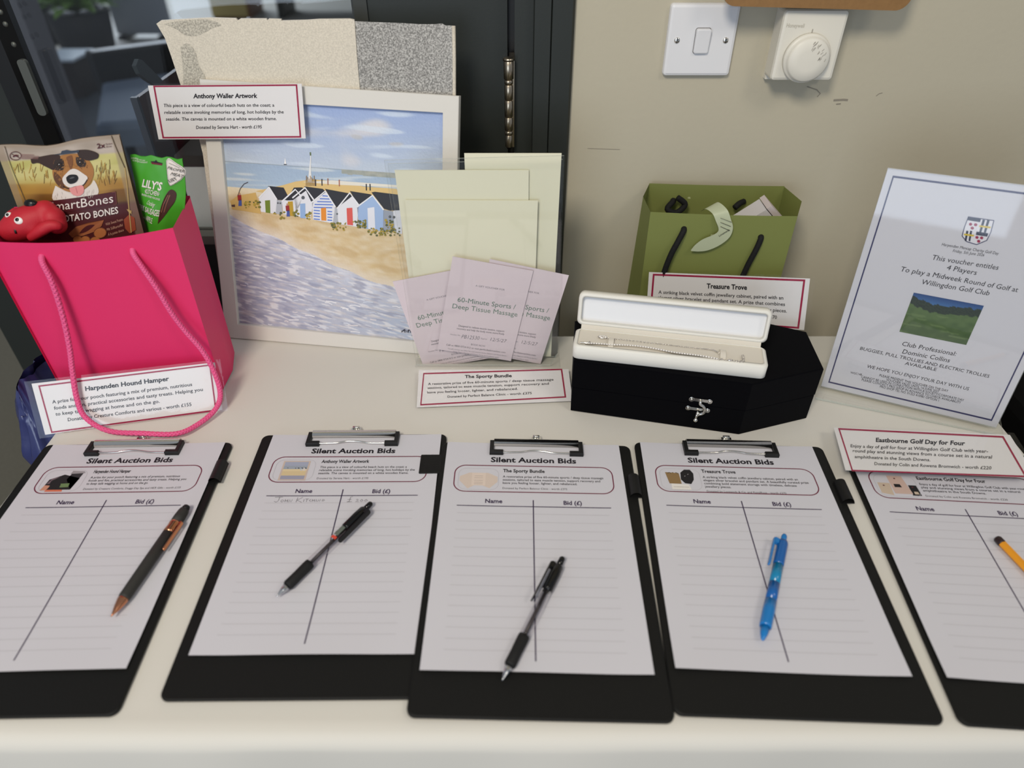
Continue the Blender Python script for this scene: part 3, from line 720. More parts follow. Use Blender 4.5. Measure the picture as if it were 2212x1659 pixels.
def pen(name, label, tip, end, parts, rad, zbase=0.7556):
    """tip and end: points on the paper; parts draw into a frame whose x axis runs from tip to end"""
    d = Vector(end) - Vector(tip); L = d.length
    t = thing(name, label, 'pen', (tip[0], tip[1], zbase + rad), (0, 0, math.atan2(d.y, d.x)), world=False)
    for pn, fn in parts:
        b = MB(); fn(b, L); b.build(pn, t)
    return t
def lp(prof, m): return lambda b, L: b.lathe([(r, x * L) for r, x in prof], m, 'x', 24)
M_ROSE = mat('rose_gold_metal', (206, 140, 104), 0.2, metal=1.0)
M_SOFT = mat('soft_black_barrel', (46, 45, 42), 0.65)
M_GLOSSBLACK = mat('gloss_black_plastic', (14, 14, 14), 0.18)
M_GRIP = mat('ribbed_black_grip', (16, 16, 16), 0.7, bump=0.3, bscale=900)
BARREL = clear_mat('clear_barrel', (0.93, 0.92, 0.93), 1.45, 0.05)
def clip_bar(x0, x1, r, w, m, ang=0.0, lift=0.0028):
    def fn(b, L):
        ca, sa = math.cos(ang), math.sin(ang)
        xf = lambda x, y, z: (x, y * ca - z * sa, y * sa + z * ca)
        b.prism(rounded(x0 * L, -w, x1 * L, w, w * 0.8, 4), r + lift - 0.0014, r + lift, m, xf=xf, bevel=0.0004)
        b.box((x1 - 0.045) * L, -w, r - 0.001, x1 * L, w, r + lift - 0.0012, m, xf=xf)
    return fn
pen('stylus_pen', 'dark grey and rose gold stylus pen on the left clipboard', (-0.3812, 0.3800), (-0.3592, 0.5185), [
    ('tip', lp([(0.0006, 0), (0.0010, 0.015), (0.0030, 0.06), (0.0050, 0.125), (0.0052, 0.14)], M_ROSE)),
    ('barrel', lp([(0.0052, 0.14), (0.0057, 0.16), (0.0060, 0.45), (0.0060, 0.72)], M_SOFT)),
    ('ring', lp([(0.0061, 0.72), (0.0062, 0.74), (0.0058, 0.78), (0.0062, 0.81), (0.0061, 0.825)], M_ROSE)),
    ('cap', lp([(0.0060, 0.825), (0.0060, 0.88), (0.0056, 0.93), (0.0050, 0.955)], M_SOFT)),
    ('stylus_end', lp([(0.0040, 0.955), (0.0042, 0.975), (0.0034, 0.994), (0.0010, 1.0)], M_RUBBER)),
    ('clip', clip_bar(0.56, 0.83, 0.006, 0.0019, M_ROSE, 1.35))], 0.0062)
def label_band(x0, x1, m, r=0.0049):
    return lambda b, L: b.lathe([(r, x0 * L), (r, x1 * L)], m, 'x', 24)
M_STEEL = mat('steel_tip', (200, 202, 205), 0.22, metal=1.0)
def gel_pen(label, tip, end, redband):
    t = pen('gel_pen', label, tip, end, [
        ('tip', lp([(0.0005, 0), (0.0009, 0.015), (0.0026, 0.05), (0.0042, 0.10)], M_STEEL)),
        ('grip', lp([(0.0046, 0.10), (0.0055, 0.115), (0.0053, 0.20), (0.0056, 0.30), (0.0054, 0.325)], M_GRIP)),
        ('refill', lp([(0.0019, 0.325), (0.0019, 0.72)], mat('refill_dark', (52, 46, 50), 0.4))),
        ('barrel', lp([(0.0050, 0.325), (0.0051, 0.34), (0.0051, 0.72)], BARREL)),
        ('cap', lp([(0.0052, 0.70), (0.0055, 0.71), (0.0056, 0.84), (0.0052, 0.91), (0.0040, 0.925)], M_GLOSSBLACK)),
        ('button', lp([(0.0031, 0.925), (0.0031, 0.99), (0.0022, 1.0)], M_GLOSSBLACK)),
        ('clip', clip_bar(0.57, 0.92, 0.0052, 0.0030, M_GLOSSBLACK, 1.2 if redband else -1.2, 0.0042))], 0.0058)
    if redband:
        b = MB(); L = (Vector(end) - Vector(tip)).length
        for x0, x1, a0, a1, m in ((0.565, 0.590, 60, 130, mat('red_print', (206, 70, 52), 0.5)), (0.600, 0.690, 62, 118, mat('grey_print', (96, 104, 96), 0.5))):
            b.grid(8, 1, lambda u, v: ((x0 + (x1 - x0) * v) * L, 0.00525 * math.cos(R(a0 + (a1 - a0) * u)), 0.00525 * math.sin(R(a0 + (a1 - a0) * u))), m)
        b.build('printed_band', t)
    return t
gel_pen('black pen with clear barrel and red band on the handwritten bid sheet', (-0.2300, 0.4020), (-0.1565, 0.5230), True)
gel_pen('black pen with clear barrel on the middle clipboard, tip past the paper edge', (-0.0085, 0.3155), (0.0520, 0.4470), False).location.z += 0.0022
M_BLUE = mat('clear_blue_plastic', (20, 118, 190), 0.25, spec=0.6)
M_BLUED = mat('deep_blue_plastic', (14, 92, 166), 0.25, spec=0.6)
M_TEAL = mat('teal_plastic', (16, 126, 172), 0.25, spec=0.6)
pen('ballpoint_pen', 'bright blue plastic retractable pen lying on the jewellery bid sheet', (0.2315, 0.3555), (0.2895, 0.4785), [
    ('nose', lp([(0.0010, 0), (0.0018, 0.01), (0.0034, 0.05), (0.0046, 0.11)], M_BLUE)),
    ('grip', lp([(0.0054, 0.11), (0.0056, 0.13), (0.0058, 0.25), (0.0055, 0.34)], M_BLUE)),
    ('refill_band', lp([(0.0053, 0.34), (0.0053, 0.50)], M_BLUED)),
    ('barrel', lp([(0.0051, 0.50), (0.0051, 0.68)], M_TEAL)),
    ('cap', lp([(0.0052, 0.68), (0.0054, 0.70), (0.0054, 0.90), (0.0046, 0.925)], M_BLUED)),
    ('button', lp([(0.0028, 0.925), (0.0028, 0.985), (0.0018, 1.0)], M_BLUE)),
    ('clip', clip_bar(0.64, 0.92, 0.0052, 0.0022, M_BLUE, -1.3, 0.005))], 0.0058)
M_YEL = mat('yellow_hex_barrel', (226, 150, 34), 0.35)
def hexbar(b, L):
    n = 6; vs = [(x * L, 0.0040 * math.cos(2 * math.pi * k / n), 0.0040 * math.sin(2 * math.pi * k / n)) for x in (0.16, 0.945) for k in range(n)]
    b.add(vs, [(k, (k + 1) % n, n + (k + 1) % n, n + k) for k in range(n)] + [tuple(range(n)), tuple(range(n, 2 * n))], M_YEL)
pen('ballpoint_pen', 'yellow six sided pen with a dark end cap at the right photo edge', (0.5445, 0.3350), (0.5140, 0.4755), [
    ('barrel', hexbar),
    ('tip', lp([(0.0005, 0), (0.0010, 0.02), (0.0034, 0.14), (0.0040, 0.16)], mat('dark_brown_cap', (42, 26, 26), 0.4))),
    ('end_cap', lp([(0.0040, 0.945), (0.0041, 0.955), (0.0040, 0.99), (0.0030, 1.0)], mat('dark_brown_cap', (42, 26, 26), 0.4)))], 0.0042)

# ------------------------------------------------------------------ laminated prize cards
CARD_PAPER = mat('card_paper', (224, 222, 222), 0.6)
CRIMSON = mat('crimson_ink', (152, 22, 64), 0.65)
def prize_card(label, quad, draw, border, texts, sizes, margin=0.004):
    """quad: TL,TR,BR,BL in the room; draw: the same corners in the print's drawing units; texts: (words, start, end, is_title)"""
    Q = [Vector(p) for p in quad]
    base = (Q[2] + Q[3]) / 2
    t = thing('prize_card', label, 'card', tuple(base), group='laminated prize cards')
    hm = homography(draw); P = bilinear(Q)
    b = MB(); b.grid(10, 4, lambda u, v: P(u, v), CARD_PAPER, False); b.grid(10, 4, lambda u, v: P(1 - u, v, -0.0005), CARD_PAPER, False); b.build('paper', t)
    F = lambda x, y, e=0.00025: P(*hm(x, y), e)
    b = MB(); frame_lines(b, border, sizes[2], CRIMSON, F); b.build('border', t)
    b = MB()
    for body, a, c, k in texts: put_text(b, body, a, c, sizes[k], INK, F, bold=0.030 if k == 0 else 0.010, down=True)
    b.build('printed_text', t)
    m = margin / 0.21; mv = margin / 0.074
    b = MB(); q = [P(-m, -mv * 0.6, 0.0006), P(1 + m, -mv * 0.6, 0.0006), P(1 + m, 1 + mv * 0.6, 0.0006), P(-m, 1 + mv * 0.6, 0.0006)]
    L = bilinear(q); b.grid(12, 6, lambda u, v: L(u, v), LAMINATE); b.build('laminate', t)
    return t
prize_card('laminated card about massage sessions lying in front of the clear stand',
    [(-0.1294, 0.7689, 0.7595), (0.0787, 0.7710, 0.7595), (0.0808, 0.7111, 0.7520), (-0.1256, 0.6978, 0.7520)],
    [(263, 1355), (1156, 1350), (1181, 1538), (249, 1577)],
    [(297, 1377), (1120, 1352), (1143, 1515), (278, 1562)],
    [('The Sporty Bundle', (568, 1403), (850, 1397), 0), ('A restorative prize of five 60-minute sports / deep tissue massage', (327, 1445), (1080, 1418), 1),
     ('sessions, tailored to ease muscle tension, support recovery and', (323, 1468), (1055, 1442), 1), ('leave you feeling looser, lighter, and rebalanced.', (322, 1495), (885, 1472), 1),
     ('Donated by Perfect Balance Clinic - worth £375', (458, 1520), (963, 1498), 1)], (25, 18.5, 8))
prize_card('laminated card about the dog hamper leaning on the pink bag',
    [(-0.5925, 0.6713, 0.8128), (-0.3829, 0.7186, 0.8103), (-0.3805, 0.6940, 0.7506), (-0.5884, 0.6462, 0.7506)],
    [(268, 745), (1833, 565), (1900, 985), (387, 1185)],
    [(335, 765), (1792, 588), (1845, 985), (445, 1163)],
    [('Harpenden Hound Hamper', (735, 808), (1450, 722), 0), ('A prize for your pooch featuring a mix of premium, nutritious', (450, 917), (1645, 770), 1),
     ('foods and fun, practical accessories and tasty treats. Helping you', (465, 970), (1735, 815), 1), ('to keep tails wagging at home and on the go.', (478, 1022), (1370, 915), 1),
     ('Donated by Creature Comforts and various - worth £155', (585, 1070), (1640, 945), 1)], (54, 42, 13), 0.007)
prize_card('laminated card about the beach huts painting on the corner of its white frame',
    [(-0.4707, 0.9440, 1.0885), (-0.2639, 0.9172, 1.0981), (-0.2667, 0.9016, 1.0349), (-0.4707, 0.9279, 1.0246)],
    [(48, 403), (782, 395), (803, 660), (108, 660)],
    [(78, 407), (758, 402), (778, 652), (130, 652)],
    [('Anthony Waller Artwork', (267, 465), (572, 464), 0), ('This piece is a view of colourful beach huts on the coast; a', (127, 507), (653, 507), 1),
     ('relatable scene invoking memories of long, hot holidays by the', (132, 540), (698, 540), 1), ('seaside. The canvas is mounted on a white wooden frame.', (140, 572), (665, 572), 1),
     ('Donated by Serena Hart - worth £195', (285, 612), (595, 611), 1)], (31, 22, 7.5), 0.005)
prize_card('laminated card about the jewellery behind the open white box',
    [(0.1888, 0.8460, 0.8703), (0.3910, 0.8000, 0.8866), (0.4003, 0.7920, 0.8108), (0.1918, 0.8380, 0.7981)],
    [(549, 647), (1496, 685), (1458, 988), (533, 950)],
    [(578, 662), (1463, 695), (1425, 975), (560, 930)],
    [('Treasure Trove', (898, 745), (1135, 752), 0), ('A striking black velvet coffin jewellery cabinet, paired with an', (608, 782), (1343, 808), 1),
     ('elegant silver bracelet and pendant set. A prize that combines', (604, 815), (1352, 846), 1), ('bold statement storage with timeless, delicate jewellery pieces.', (602, 852), (1362, 885), 1),
     ('Donated by Loveweds & Co. and RegalRose - worth £370', (690, 898), (1305, 925), 1)], (42, 30, 11), 0.006)
prize_card('laminated card about the golf day lying across the top of the right clipboard',
    [(0.3985, 0.6407, 0.7680), (0.6092, 0.6272, 0.7680), (0.5950, 0.5505, 0.7725), (0.3826, 0.5630, 0.7725)],
    [(80, 102), (1580, 166), (1830, 492), (182, 458)],
    [(130, 115), (1528, 182), (1742, 483), (248, 462)],
    [('Eastbourne Golf Day for Four', (470, 220), (1235, 246), 0), ('Enjoy a day of golf for four at Willingdon Golf Club with year-', (235, 265), (1425, 303), 1),
     ('round play and stunning views from a course set in a natural', (255, 305), (1460, 347), 1), ('amphitheatre in the South Downs.', (272, 355), (955, 375), 1),
     ('Donated by Colin and Rowena Bromwich - worth £220', (457, 412), (1465, 433), 1)], (46, 36, 13), 0.006)

# ------------------------------------------------------------------ framed seaside painting and its foam wrap
FO = [Vector(p) for p in ((-0.4023, 0.9442, 1.0963), (-0.0655, 0.8948, 1.0896), (-0.0842, 0.8115, 0.7506), (-0.4303, 0.8609, 0.7506))]
FI = [Vector(p) for p in ((-0.3823, 0.9357, 1.0737), (-0.0869, 0.8929, 1.0698), (-0.1019, 0.8190, 0.7680), (-0.4073, 0.8634, 0.7728))]
FN = (FO[3] - FO[0]).cross(FO[1] - FO[0]).normalized()
M_FRAME = mat('white_painted_frame', (214, 211, 204), 0.55, bump=0.08, bscale=180)
t = thing('picture_frame', 'white framed square painting of beach huts leaning on the door', 'picture', tuple((FO[2] + FO[3]) / 2))
for k in range(4):
    a, c = FO[k], FO[(k + 1) % 4]; d, e = FI[(k + 1) % 4], FI[k]
    b = MB(); lo = -FN * 0.012
    pts = [a, c, d, e]; back = [p + lo for p in pts]
    ez = (FO[0] + FO[2]) / 2; pin = [p + (ez - p).normalized() * 0.001 for p in (a, c)] + [p - (ez - p).normalized() * 0.0006 for p in (d, e)]
    b.add(pin + [p - FN * 0.001 for p in pts] + back, [(0, 3, 2, 1)] + [(i, (i + 1) % 4, 4 + (i + 1) % 4, 4 + i) for i in range(4)] + [(4 + i, 4 + (i + 1) % 4, 8 + (i + 1) % 4, 8 + i) for i in range(4)] + [(8, 9, 10, 11)], M_FRAME)
    b.build('frame_rail', t)
hmP = homography([(99.8, 165.1), (1342, 240), (1334.6, 1515), (213, 1405)])
PQ = [p - FN * 0.006 for p in FI]; PB = bilinear(PQ)
PF = lambda x, y, e=0.0003: PB(*hmP(x, y), e)
def sea_edge(u): return 0.48 + 0.35 * u ** 0.85 + 0.02 * nz(u * 7, 3)       # where the water meets the sand
def paint(u, v):
    w = 0.03 * nz(u * 5, v * 30, 1)
    if v < 0.25:
        c = mixc((150, 170, 212), (186, 198, 214), v / 0.25 + w * 4)
        k = sm(0.02, 0.38, nz(u * 4.2, v * 9, 5) + 0.22 - abs(v - 0.105) * 5 - abs(u - 0.55) * 0.7); c = mixc(c, (206, 206, 212), k)
        k = sm(0.15, 0.4, nz(u * 9, v * 26, 8) + 0.12 - abs(v - 0.135) * 7 - abs(u - 0.68) * 1.6); c = mixc(c, (190, 186, 182), k * 0.6)
        k = sm(0.15, 0.4, nz(u * 4, v * 30, 12)); c = mixc(c, (208, 220, 234), k * 0.7)
    elif v < 0.36:
        c = mixc((158, 178, 202), (168, 190, 210), (v - 0.25) / 0.11)
        c = mixc(c, (206, 214, 218), sm(0.1, 0.5, nz(u * 6, v * 60, 2)) * 0.8)
        if v < 0.253: c = mixc(c, (140, 148, 150), 0.6)
        h = 0.272 - 0.012 * max(0, nz(u * 14, 4)) ; 
        if u > 0.54 and v < h - 0.006 * (0.9 - u): c = mixc((150, 156, 150), (168, 170, 160), nz(u * 30, v * 60) + 0.5)
    else:
        e = sea_edge(u)
        n1 = nz(u * 10, v * 40, 7) * 0.5 + nz(u * 26, v * 60, 9) * 0.5
        if v < e:
            c = mixc((208, 182, 134), (220, 204, 172), 0.5 + n1 * 1.2)
            c = mixc(c, (196, 168, 120), sm(0.05, 0.4, nz(u * 8, v * 26, 4)) * 0.6)
            c = mixc(c, (226, 214, 186), sm(0.42, 0.36, v))
            c = mixc(c, (222, 212, 198), sm(e - 0.07, e, v) * 0.75)
        else:
            dpt = v - e
            c = mixc((178, 186, 204), (150, 152, 178), sm(0.5, 0.0, u) * 0.8 + 0.1)
            c = mixc(c, (138, 132, 158), sm(0.10, 0.0, u) * 0.7)
            c = mixc(c, (168, 186, 212), sm(0.5, 1.0, u) * sm(0.75, 1, v))
            c = mixc(c, (224, 226, 234), sm(0.14, 0.0, dpt) * (0.55 + 0.6 * nz(u * 16, v * 34, 6)))
            c = mixc(c, (186, 186, 198), 0.35 + 0.5 * nz(u * 30, v * 60, 31))
            k = sm(0.08, 0.30, nz(u * 16 + v * 4, v * 90 - u * 16, 11)); c = mixc(c, (222, 222, 226), k * 0.8)
            k = sm(0.10, 0.34, nz(u * 11, v * 120 - u * 12, 21)); c = mixc(c, (204, 198, 198), k * 0.6)
            k = sm(0.14, 0.38, -nz(u * 14, v * 80 - u * 14, 15)); c = mixc(c, (138, 142, 166), k * 0.5)
    return lin(c)
M_PAINT = painted_mat('oil_painted_canvas', 0.5, 0.25, 260)
b = MB(); b.grid(300, 330, lambda u, v: PB(u, v), M_PAINT, True, paint)
canvas = set_at(b.build('canvas', t), t)
b = MB()
def pp(pts, c, e=0.0003, name=None): poly(b, pts, mat('paint_%d_%d_%d' % c, c, 0.5), lambda x, y: PF(x, y, e))
def ps(pts, w, c, e=0.0005): stroke(b, pts, w, mat('paint_%d_%d_%d' % c, c, 0.5), lambda x, y: PF(x, y, e))
WHT = (224, 226, 232); SLATE = (44, 46, 52); GREY = (176, 180, 188)
pp([(300, 665), (450, 632), (520, 612), (620, 600), (760, 612), (900, 640), (1080, 652), (1100, 690), (900, 720), (600, 700), (420, 690)], (218, 188, 126))
pp([(560, 615), (720, 605), (1085, 632), (1085, 645), (760, 630)], (226, 222, 210), 0.0004)
pp([(160, 720), (200, 690), (300, 672), (330, 790), (240, 775), (170, 765)], (206, 172, 104), 0.0004)
for hut in (
    dict(w=[(318, 702), (375, 642), (418, 712), (412, 790), (330, 778)], r=[(368, 636), (455, 645), (492, 715), (415, 712)], s=[(412, 712), (446, 716), (448, 792), (412, 790)], d=[(352, 716), (380, 714), (382, 786), (356, 782)], dc=(112, 132, 48)),
    dict(w=[(445, 722), (520, 655), (560, 700), (520, 800), (455, 792)], r=[(512, 645), (556, 644), (584, 658), (505, 715), (470, 716)], s=None, d=[(478, 722), (506, 720), (512, 802), (484, 800)], dc=(186, 150, 44)),
    dict(w=[(504, 702), (574, 645), (622, 712), (604, 818), (516, 800)], r=[(568, 638), (672, 652), (690, 668), (616, 726), (606, 720)], s=None, d=[(546, 734), (575, 732), (577, 815), (548, 812)], dc=(146, 176, 216)),
    dict(w=[(612, 726), (686, 664), (742, 752), (728, 842), (618, 822)], r=[(684, 652), (815, 676), (838, 690), (752, 756), (742, 750)], s=[(738, 752), (756, 760), (756, 846), (728, 842)], d=[(662, 758), (690, 755), (692, 828), (664, 826)], dc=(226, 142, 50)),
    dict(w=[(752, 760), (822, 674), (872, 742), (860, 862), (758, 846)], r=[(822, 664), (938, 682), (946, 690), (868, 746), (866, 736)], s=None, d=[(804, 758), (836, 756), (840, 854), (808, 850)], dc=(216, 92, 84)),
    dict(w=[(862, 752), (948, 688), (1010, 768), (1006, 886), (872, 866)], r=[(942, 672), (960, 668), (1090, 684), (1098, 770), (1046, 772), (1012, 762)], s=[(1008, 768), (1062, 776), (1072, 892), (1006, 886)], d=[(920, 758), (958, 752), (964, 880), (924, 872)], dc=(226, 228, 236), wc=(158, 184, 222), sc=(150, 158, 172))):
    pp(hut['w'], hut.get('wc', WHT), 0.0004)
    if hut['s']: pp(hut['s'], hut.get('sc', GREY), 0.0004)
    pp(hut['r'], SLATE, 0.0005); pp(hut['d'], hut['dc'], 0.0006)
    w = hut['w']; ps([w[0], w[1], w[2]], 8, (232, 234, 238), 0.0007)
pp([(1062, 776), (1098, 752), (1108, 768), (1112, 902), (1072, 892)], (212, 216, 226), 0.0004)
for k in range(9):
    y = 690 + 16 * k; x0 = 625 + max(0, (740 - y)) * 0.9 if y < 742 else 622; x1 = 686 + (y - 664) * 0.62 if y < 752 else 724
    if y < 755: ps([(x0, y), (x1, y + 2)], 6, (92, 126, 206), 0.00055)
    else:
        ps([(622, y), (656, y + 3)], 6, (92, 126, 206), 0.00055); ps([(698, y + 6), (724, y + 8)], 6, (92, 126, 206), 0.00055)
for x, y, r in ((563, 700, 10), (1045, 806, 8), (1067, 808, 8), (424, 730, 5), (437, 731, 5), (752, 790, 5)): pp([(x + r * math.cos(a * 0.785), y + r * math.sin(a * 0.785)) for a in range(8)], (84, 90, 96), 0.0008)
pp([(590, 612), (602, 490), (604, 462), (608, 470), (606, 540), (612, 612)], (228, 228, 226), 0.0006); ps([(604, 470), (603, 452)], 7, (96, 112, 72), 0.0007)
for k in range(7): ps([(582 + 7 * k, 580 + (k % 3) * 8), (580 + 8 * k, 636)], 4, (142, 112, 70), 0.0007)
pp([(458, 515), (463, 480), (470, 516)], (240, 240, 240), 0.0006); ps([(456, 518), (472, 518)], 4, (66, 70, 80), 0.0007)
for x, y, c in ((632, 620, (70, 60, 60)), (667, 618, (60, 56, 60)), (700, 615, (160, 110, 90)), (763, 622, (170, 110, 90)), (913, 645, (40, 40, 46)), (934, 645, (40, 40, 46))): ps([(x, y - 20), (x + 1, y + 16)], 6, c, 0.0007)
for x, y in ((212, 712), (478, 770)):
    ps([(x - 2, y - 26), (x + 1, y + 4)], 20, (150, 44, 44), 0.0008); ps([(x, y), (x - 2, y + 34)], 9, (74, 92, 160), 0.0008); ps([(x + 6, y), (x + 8, y + 34)], 9, (74, 92, 160), 0.0008); ps([(x - 2, y - 38), (x - 1, y - 26)], 10, (190, 140, 110), 0.0008)
ps([(202, 690), (216, 650), (236, 625), (258, 615)], 3.5, (70, 60, 60), 0.0008); pp([(166, 740), (186, 738), (186, 752), (168, 750)], (90, 66, 60), 0.0007)
for x0, x1, y, n in ((240, 330, 740, 26), (400, 460, 800, 10), (505, 540, 795, 14), (575, 605, 805, 14), (705, 800, 865, 26), (842, 915, 850, 34), (925, 975, 895, 16), (980, 1100, 895, 46), (1020, 1060, 850, 18)):
    for k in range(n):
        x = random.uniform(x0, x1); yy = y + random.uniform(-26, 16); r = random.uniform(4, 9)
        pp([(x + r * math.cos(a), yy + r * 0.8 * math.sin(a)) for a in (0.3, 1.5, 2.7, 4.0, 5.2)], random.choice(((140, 128, 48), (112, 112, 56), (176, 152, 60), (84, 92, 52))), 0.0007 + 0.00001 * k)
for k in range(46):
    x = random.uniform(200, 1060); y0 = 900 + (x - 160) * 0.42; y = random.uniform(max(860, y0 + 20), 1440 + (x - 300) * 0.05); L = random.uniform(18, 60)
    ps([(x, y), (x + L * 0.5, y + random.uniform(-4, 5)), (x + L, y + random.uniform(-2, 12))], random.uniform(3, 6), random.choice(((236, 236, 240), (226, 220, 222), (214, 220, 232))), 0.0004)
b.build('painted_details', canvas)
b = MB()
for s_ in ([(1110, 1455), (1122, 1440), (1128, 1436), (1126, 1456)], [(1108, 1448), (1132, 1444)], [(1132, 1456), (1136, 1444), (1142, 1456), (1146, 1446)], [(1150, 1438), (1148, 1458)], [(1142, 1446), (1156, 1444)], [(1160, 1440), (1158, 1458), (1164, 1448), (1168, 1458)], [(1170, 1446), (1172, 1456), (1180, 1444), (1174, 1470), (1166, 1474)], [(1186, 1438), (1188, 1456), (1194, 1444), (1198, 1456), (1204, 1438)]):
    stroke(b, s_, 3, INK, lambda x, y: PF(x, y, 0.0009))
b.build('signature', canvas)

FOAM_D = foam_mat('doubled_packing_foam', (206, 198, 182), 0.10, 0)
FOAM_S = foam_mat('single_packing_foam', (176, 174, 170), 0.25, 0.30)
t = thing('foam_wrap', 'torn sheet of pale packing foam standing behind the white frame', 'packing foam', (-0.25, 0.955, 0.75))
def foam_y(x, z): return 0.877 - 0.149 * (x + 0.43) + 0.25 * (z - 0.75)
out = [(-0.4525, 1.1541), (-0.4454, 1.1579), (-0.4263, 1.1594), (-0.3942, 1.1618), (-0.3799, 1.1627), (-0.345, 1.1629), (-0.343, 1.1607), (-0.339, 1.1628), (-0.305, 1.1637), (-0.3041, 1.1618), (-0.302, 1.1637), (-0.2859, 1.1637), (-0.2856, 1.1621), (-0.2526, 1.1637), (-0.2369, 1.1651), (-0.1986, 1.1665), (-0.1929, 1.1656), (-0.1925, 1.1639), (-0.1932, 1.1265), (-0.193, 1.085), (-0.215, 0.90), (-0.235, 0.7515), (-0.4355, 0.7515), (-0.4284, 0.8185), (-0.4253, 0.8983), (-0.4205, 1.0026), (-0.4244, 1.0482), (-0.4338, 1.081), (-0.4404, 1.1183), (-0.4446, 1.139)]
b = MB(); n = len(out)
vs = [(x, foam_y(x, z) - 0.0035, z) for x, z in out] + [(x, foam_y(x, z), z) for x, z in out]
b.add(vs, [tuple(range(n)), tuple(range(n, 2 * n))[::-1]] + [(i, n + i, n + (i + 1) % n, (i + 1) % n) for i in range(n)], FOAM_D)
b.build('doubled_layer', t)
out = [(-0.1931, 1.1638), (-0.1751, 1.1636), (-0.1371, 1.1635), (-0.1124, 1.1629), (-0.0937, 1.1634), (-0.0844, 1.1644), (-0.0807, 1.1626), (-0.07, 1.1624), (-0.0706, 1.1255), (-0.072, 1.0867), (-0.090, 0.90), (-0.104, 0.7515), (-0.235, 0.7515), (-0.215, 0.90), (-0.193, 1.085), (-0.1932, 1.1265)]
n = len(out); b = MB()
b.add([(x, foam_y(x, z) - 0.0015, z) for x, z in out], [tuple(range(n))], FOAM_S); b.build('single_layer', t)
FOAM_T = foam_mat('torn_foam_patch', (182, 176, 162), 0.28, 0.06)
b = MB()
for pts in ([(-0.4424, 1.1544), (-0.414, 1.1588), (-0.3828, 1.1606), (-0.3653, 1.1556), (-0.3797, 1.1511), (-0.3853, 1.1479), (-0.4019, 1.1423), (-0.4161, 1.1429), (-0.4261, 1.1488)], [(-0.4253, 1.1292), (-0.4143, 1.1337), (-0.4061, 1.1246), (-0.4043, 1.1089), (-0.398, 1.0959), (-0.4046, 1.0821), (-0.429, 1.0823), (-0.4272, 1.1028)]):
    pp_ = [(p.x, p.y) for p in smooth_path([(x, z, 0) for x, z in pts + pts[:1]], 4)[:-1]]
    b.add([(x, foam_y(x, z) - 0.0038, z) for x, z in pp_], [tuple(range(len(pp_)))], FOAM_T)
b.build('torn_patch', t)
b = MB(); b.tube([(x, foam_y(x, z), z) for x, z in ((-0.0705, 1.162), (-0.0711, 1.1255), (-0.0725, 1.0867), (-0.0905, 0.90))], 0.0024, FOAM_D, 8); b.build('folded_edge', t)

# ------------------------------------------------------------------ pink gift bag and what is in it
M_PINK = mat('pink_card', (222, 46, 102), 0.5, bump=0.05, bscale=500, spec=0.35)
t = thing('gift_bag', 'tall pink paper gift bag with rope handles at the left end of the table', 'gift bag', (-0.49, 0.76, 0.7505))
PFL, PFR, PBR, PBL = Vector((-0.5855, 0.7033)), Vector((-0.3935, 0.7367)), Vector((-0.4045, 0.8223)), Vector((-0.5965, 0.789))
ZB, ZTOP = 0.7512, 0.9895
def lerp2(a, c, u): return (a.x + (c.x - a.x) * u, a.y + (c.y - a.y) * u)
fnb = Vector((PFR.y - PFL.y, -(PFR.x - PFL.x))).normalized()
def front(u, v, o=0.0):
    x, y = lerp2(PFL, PFR, u); z = ZB + (ZTOP - ZB) * v - 0.006 * math.sin(math.pi * u) * v ** 4
    bow = 0.006 * math.sin(math.pi * u) * v * v + o - 0.004 * max(0, (0.09 - u) / 0.09)
    wid = (u - 0.5) * 0.008 * v
    return (x + fnb.x * bow + wid, y + fnb.y * bow, z)
b = MB(); b.grid(24, 24, lambda u, v: front(u, v), M_PINK); b.grid(24, 24, lambda u, v: front(1 - u, v, -0.0006), M_PINK); b.build('front_panel', t)
def back(u, v):
    x, y = lerp2(PBL, PBR, u); return (x + (u - 0.5) * 0.008 * v, y, ZB + (ZTOP + 0.002 - ZB) * v)
b = MB(); b.grid(8, 8, back, M_PINK); b.build('back_panel', t)
for side, (a, c) in enumerate(((PFL, PBL), (PFR, PBR))):
    b = MB(); s_ = -1 if side == 0 else 1
    def gus(u, v, a=a, c=c, s_=s_):
        x, y = lerp2(a, c, u); k = 1 - abs(2 * u - 1)
        return (x + s_ * 0.004 * v + s_ * 0.006 * k * (0.9 - v), y, ZB + (ZTOP - ZB) * v + (-0.0 * k))
    b.grid(12, 14, gus, M_PINK); b.build('side_panel', t)
b = MB(); b.slab([(PFL.x, PFL.y, ZB), (PFR.x, PFR.y, ZB), (PBR.x, PBR.y, ZB), (PBL.x, PBL.y, ZB)], 0.0006, M_PINK); b.build('base', t)
ROPE = mat('pink_rope', (228, 88, 140), 0.45, bump=0.3, bscale=900)
rp = [(-0.5345, 0.7135, 0.9690), (-0.5335, 0.7045, 0.9640), (-0.5300, 0.7000, 0.9387), (-0.5328, 0.6962, 0.8975), (-0.5378, 0.6893, 0.8553), (-0.5404, 0.6790, 0.8265), (-0.5416, 0.6665, 0.7938), (-0.5346, 0.6560, 0.7715), (-0.5056, 0.6454, 0.7580), (-0.4578, 0.6375, 0.7610), (-0.4179, 0.6390, 0.7590), (-0.3990, 0.6580, 0.7570), (-0.3836, 0.6820, 0.7612), (-0.3785, 0.6985, 0.7748), (-0.3820, 0.7075, 0.8054), (-0.3923, 0.7146, 0.8336), (-0.4055, 0.7164, 0.8606), (-0.4147, 0.7168, 0.8875), (-0.4218, 0.7176, 0.9195), (-0.4306, 0.7195, 0.9461), (-0.4376, 0.7230, 0.9640), (-0.4386, 0.7305, 0.9690)]
rp = smooth_path(rp, 26)
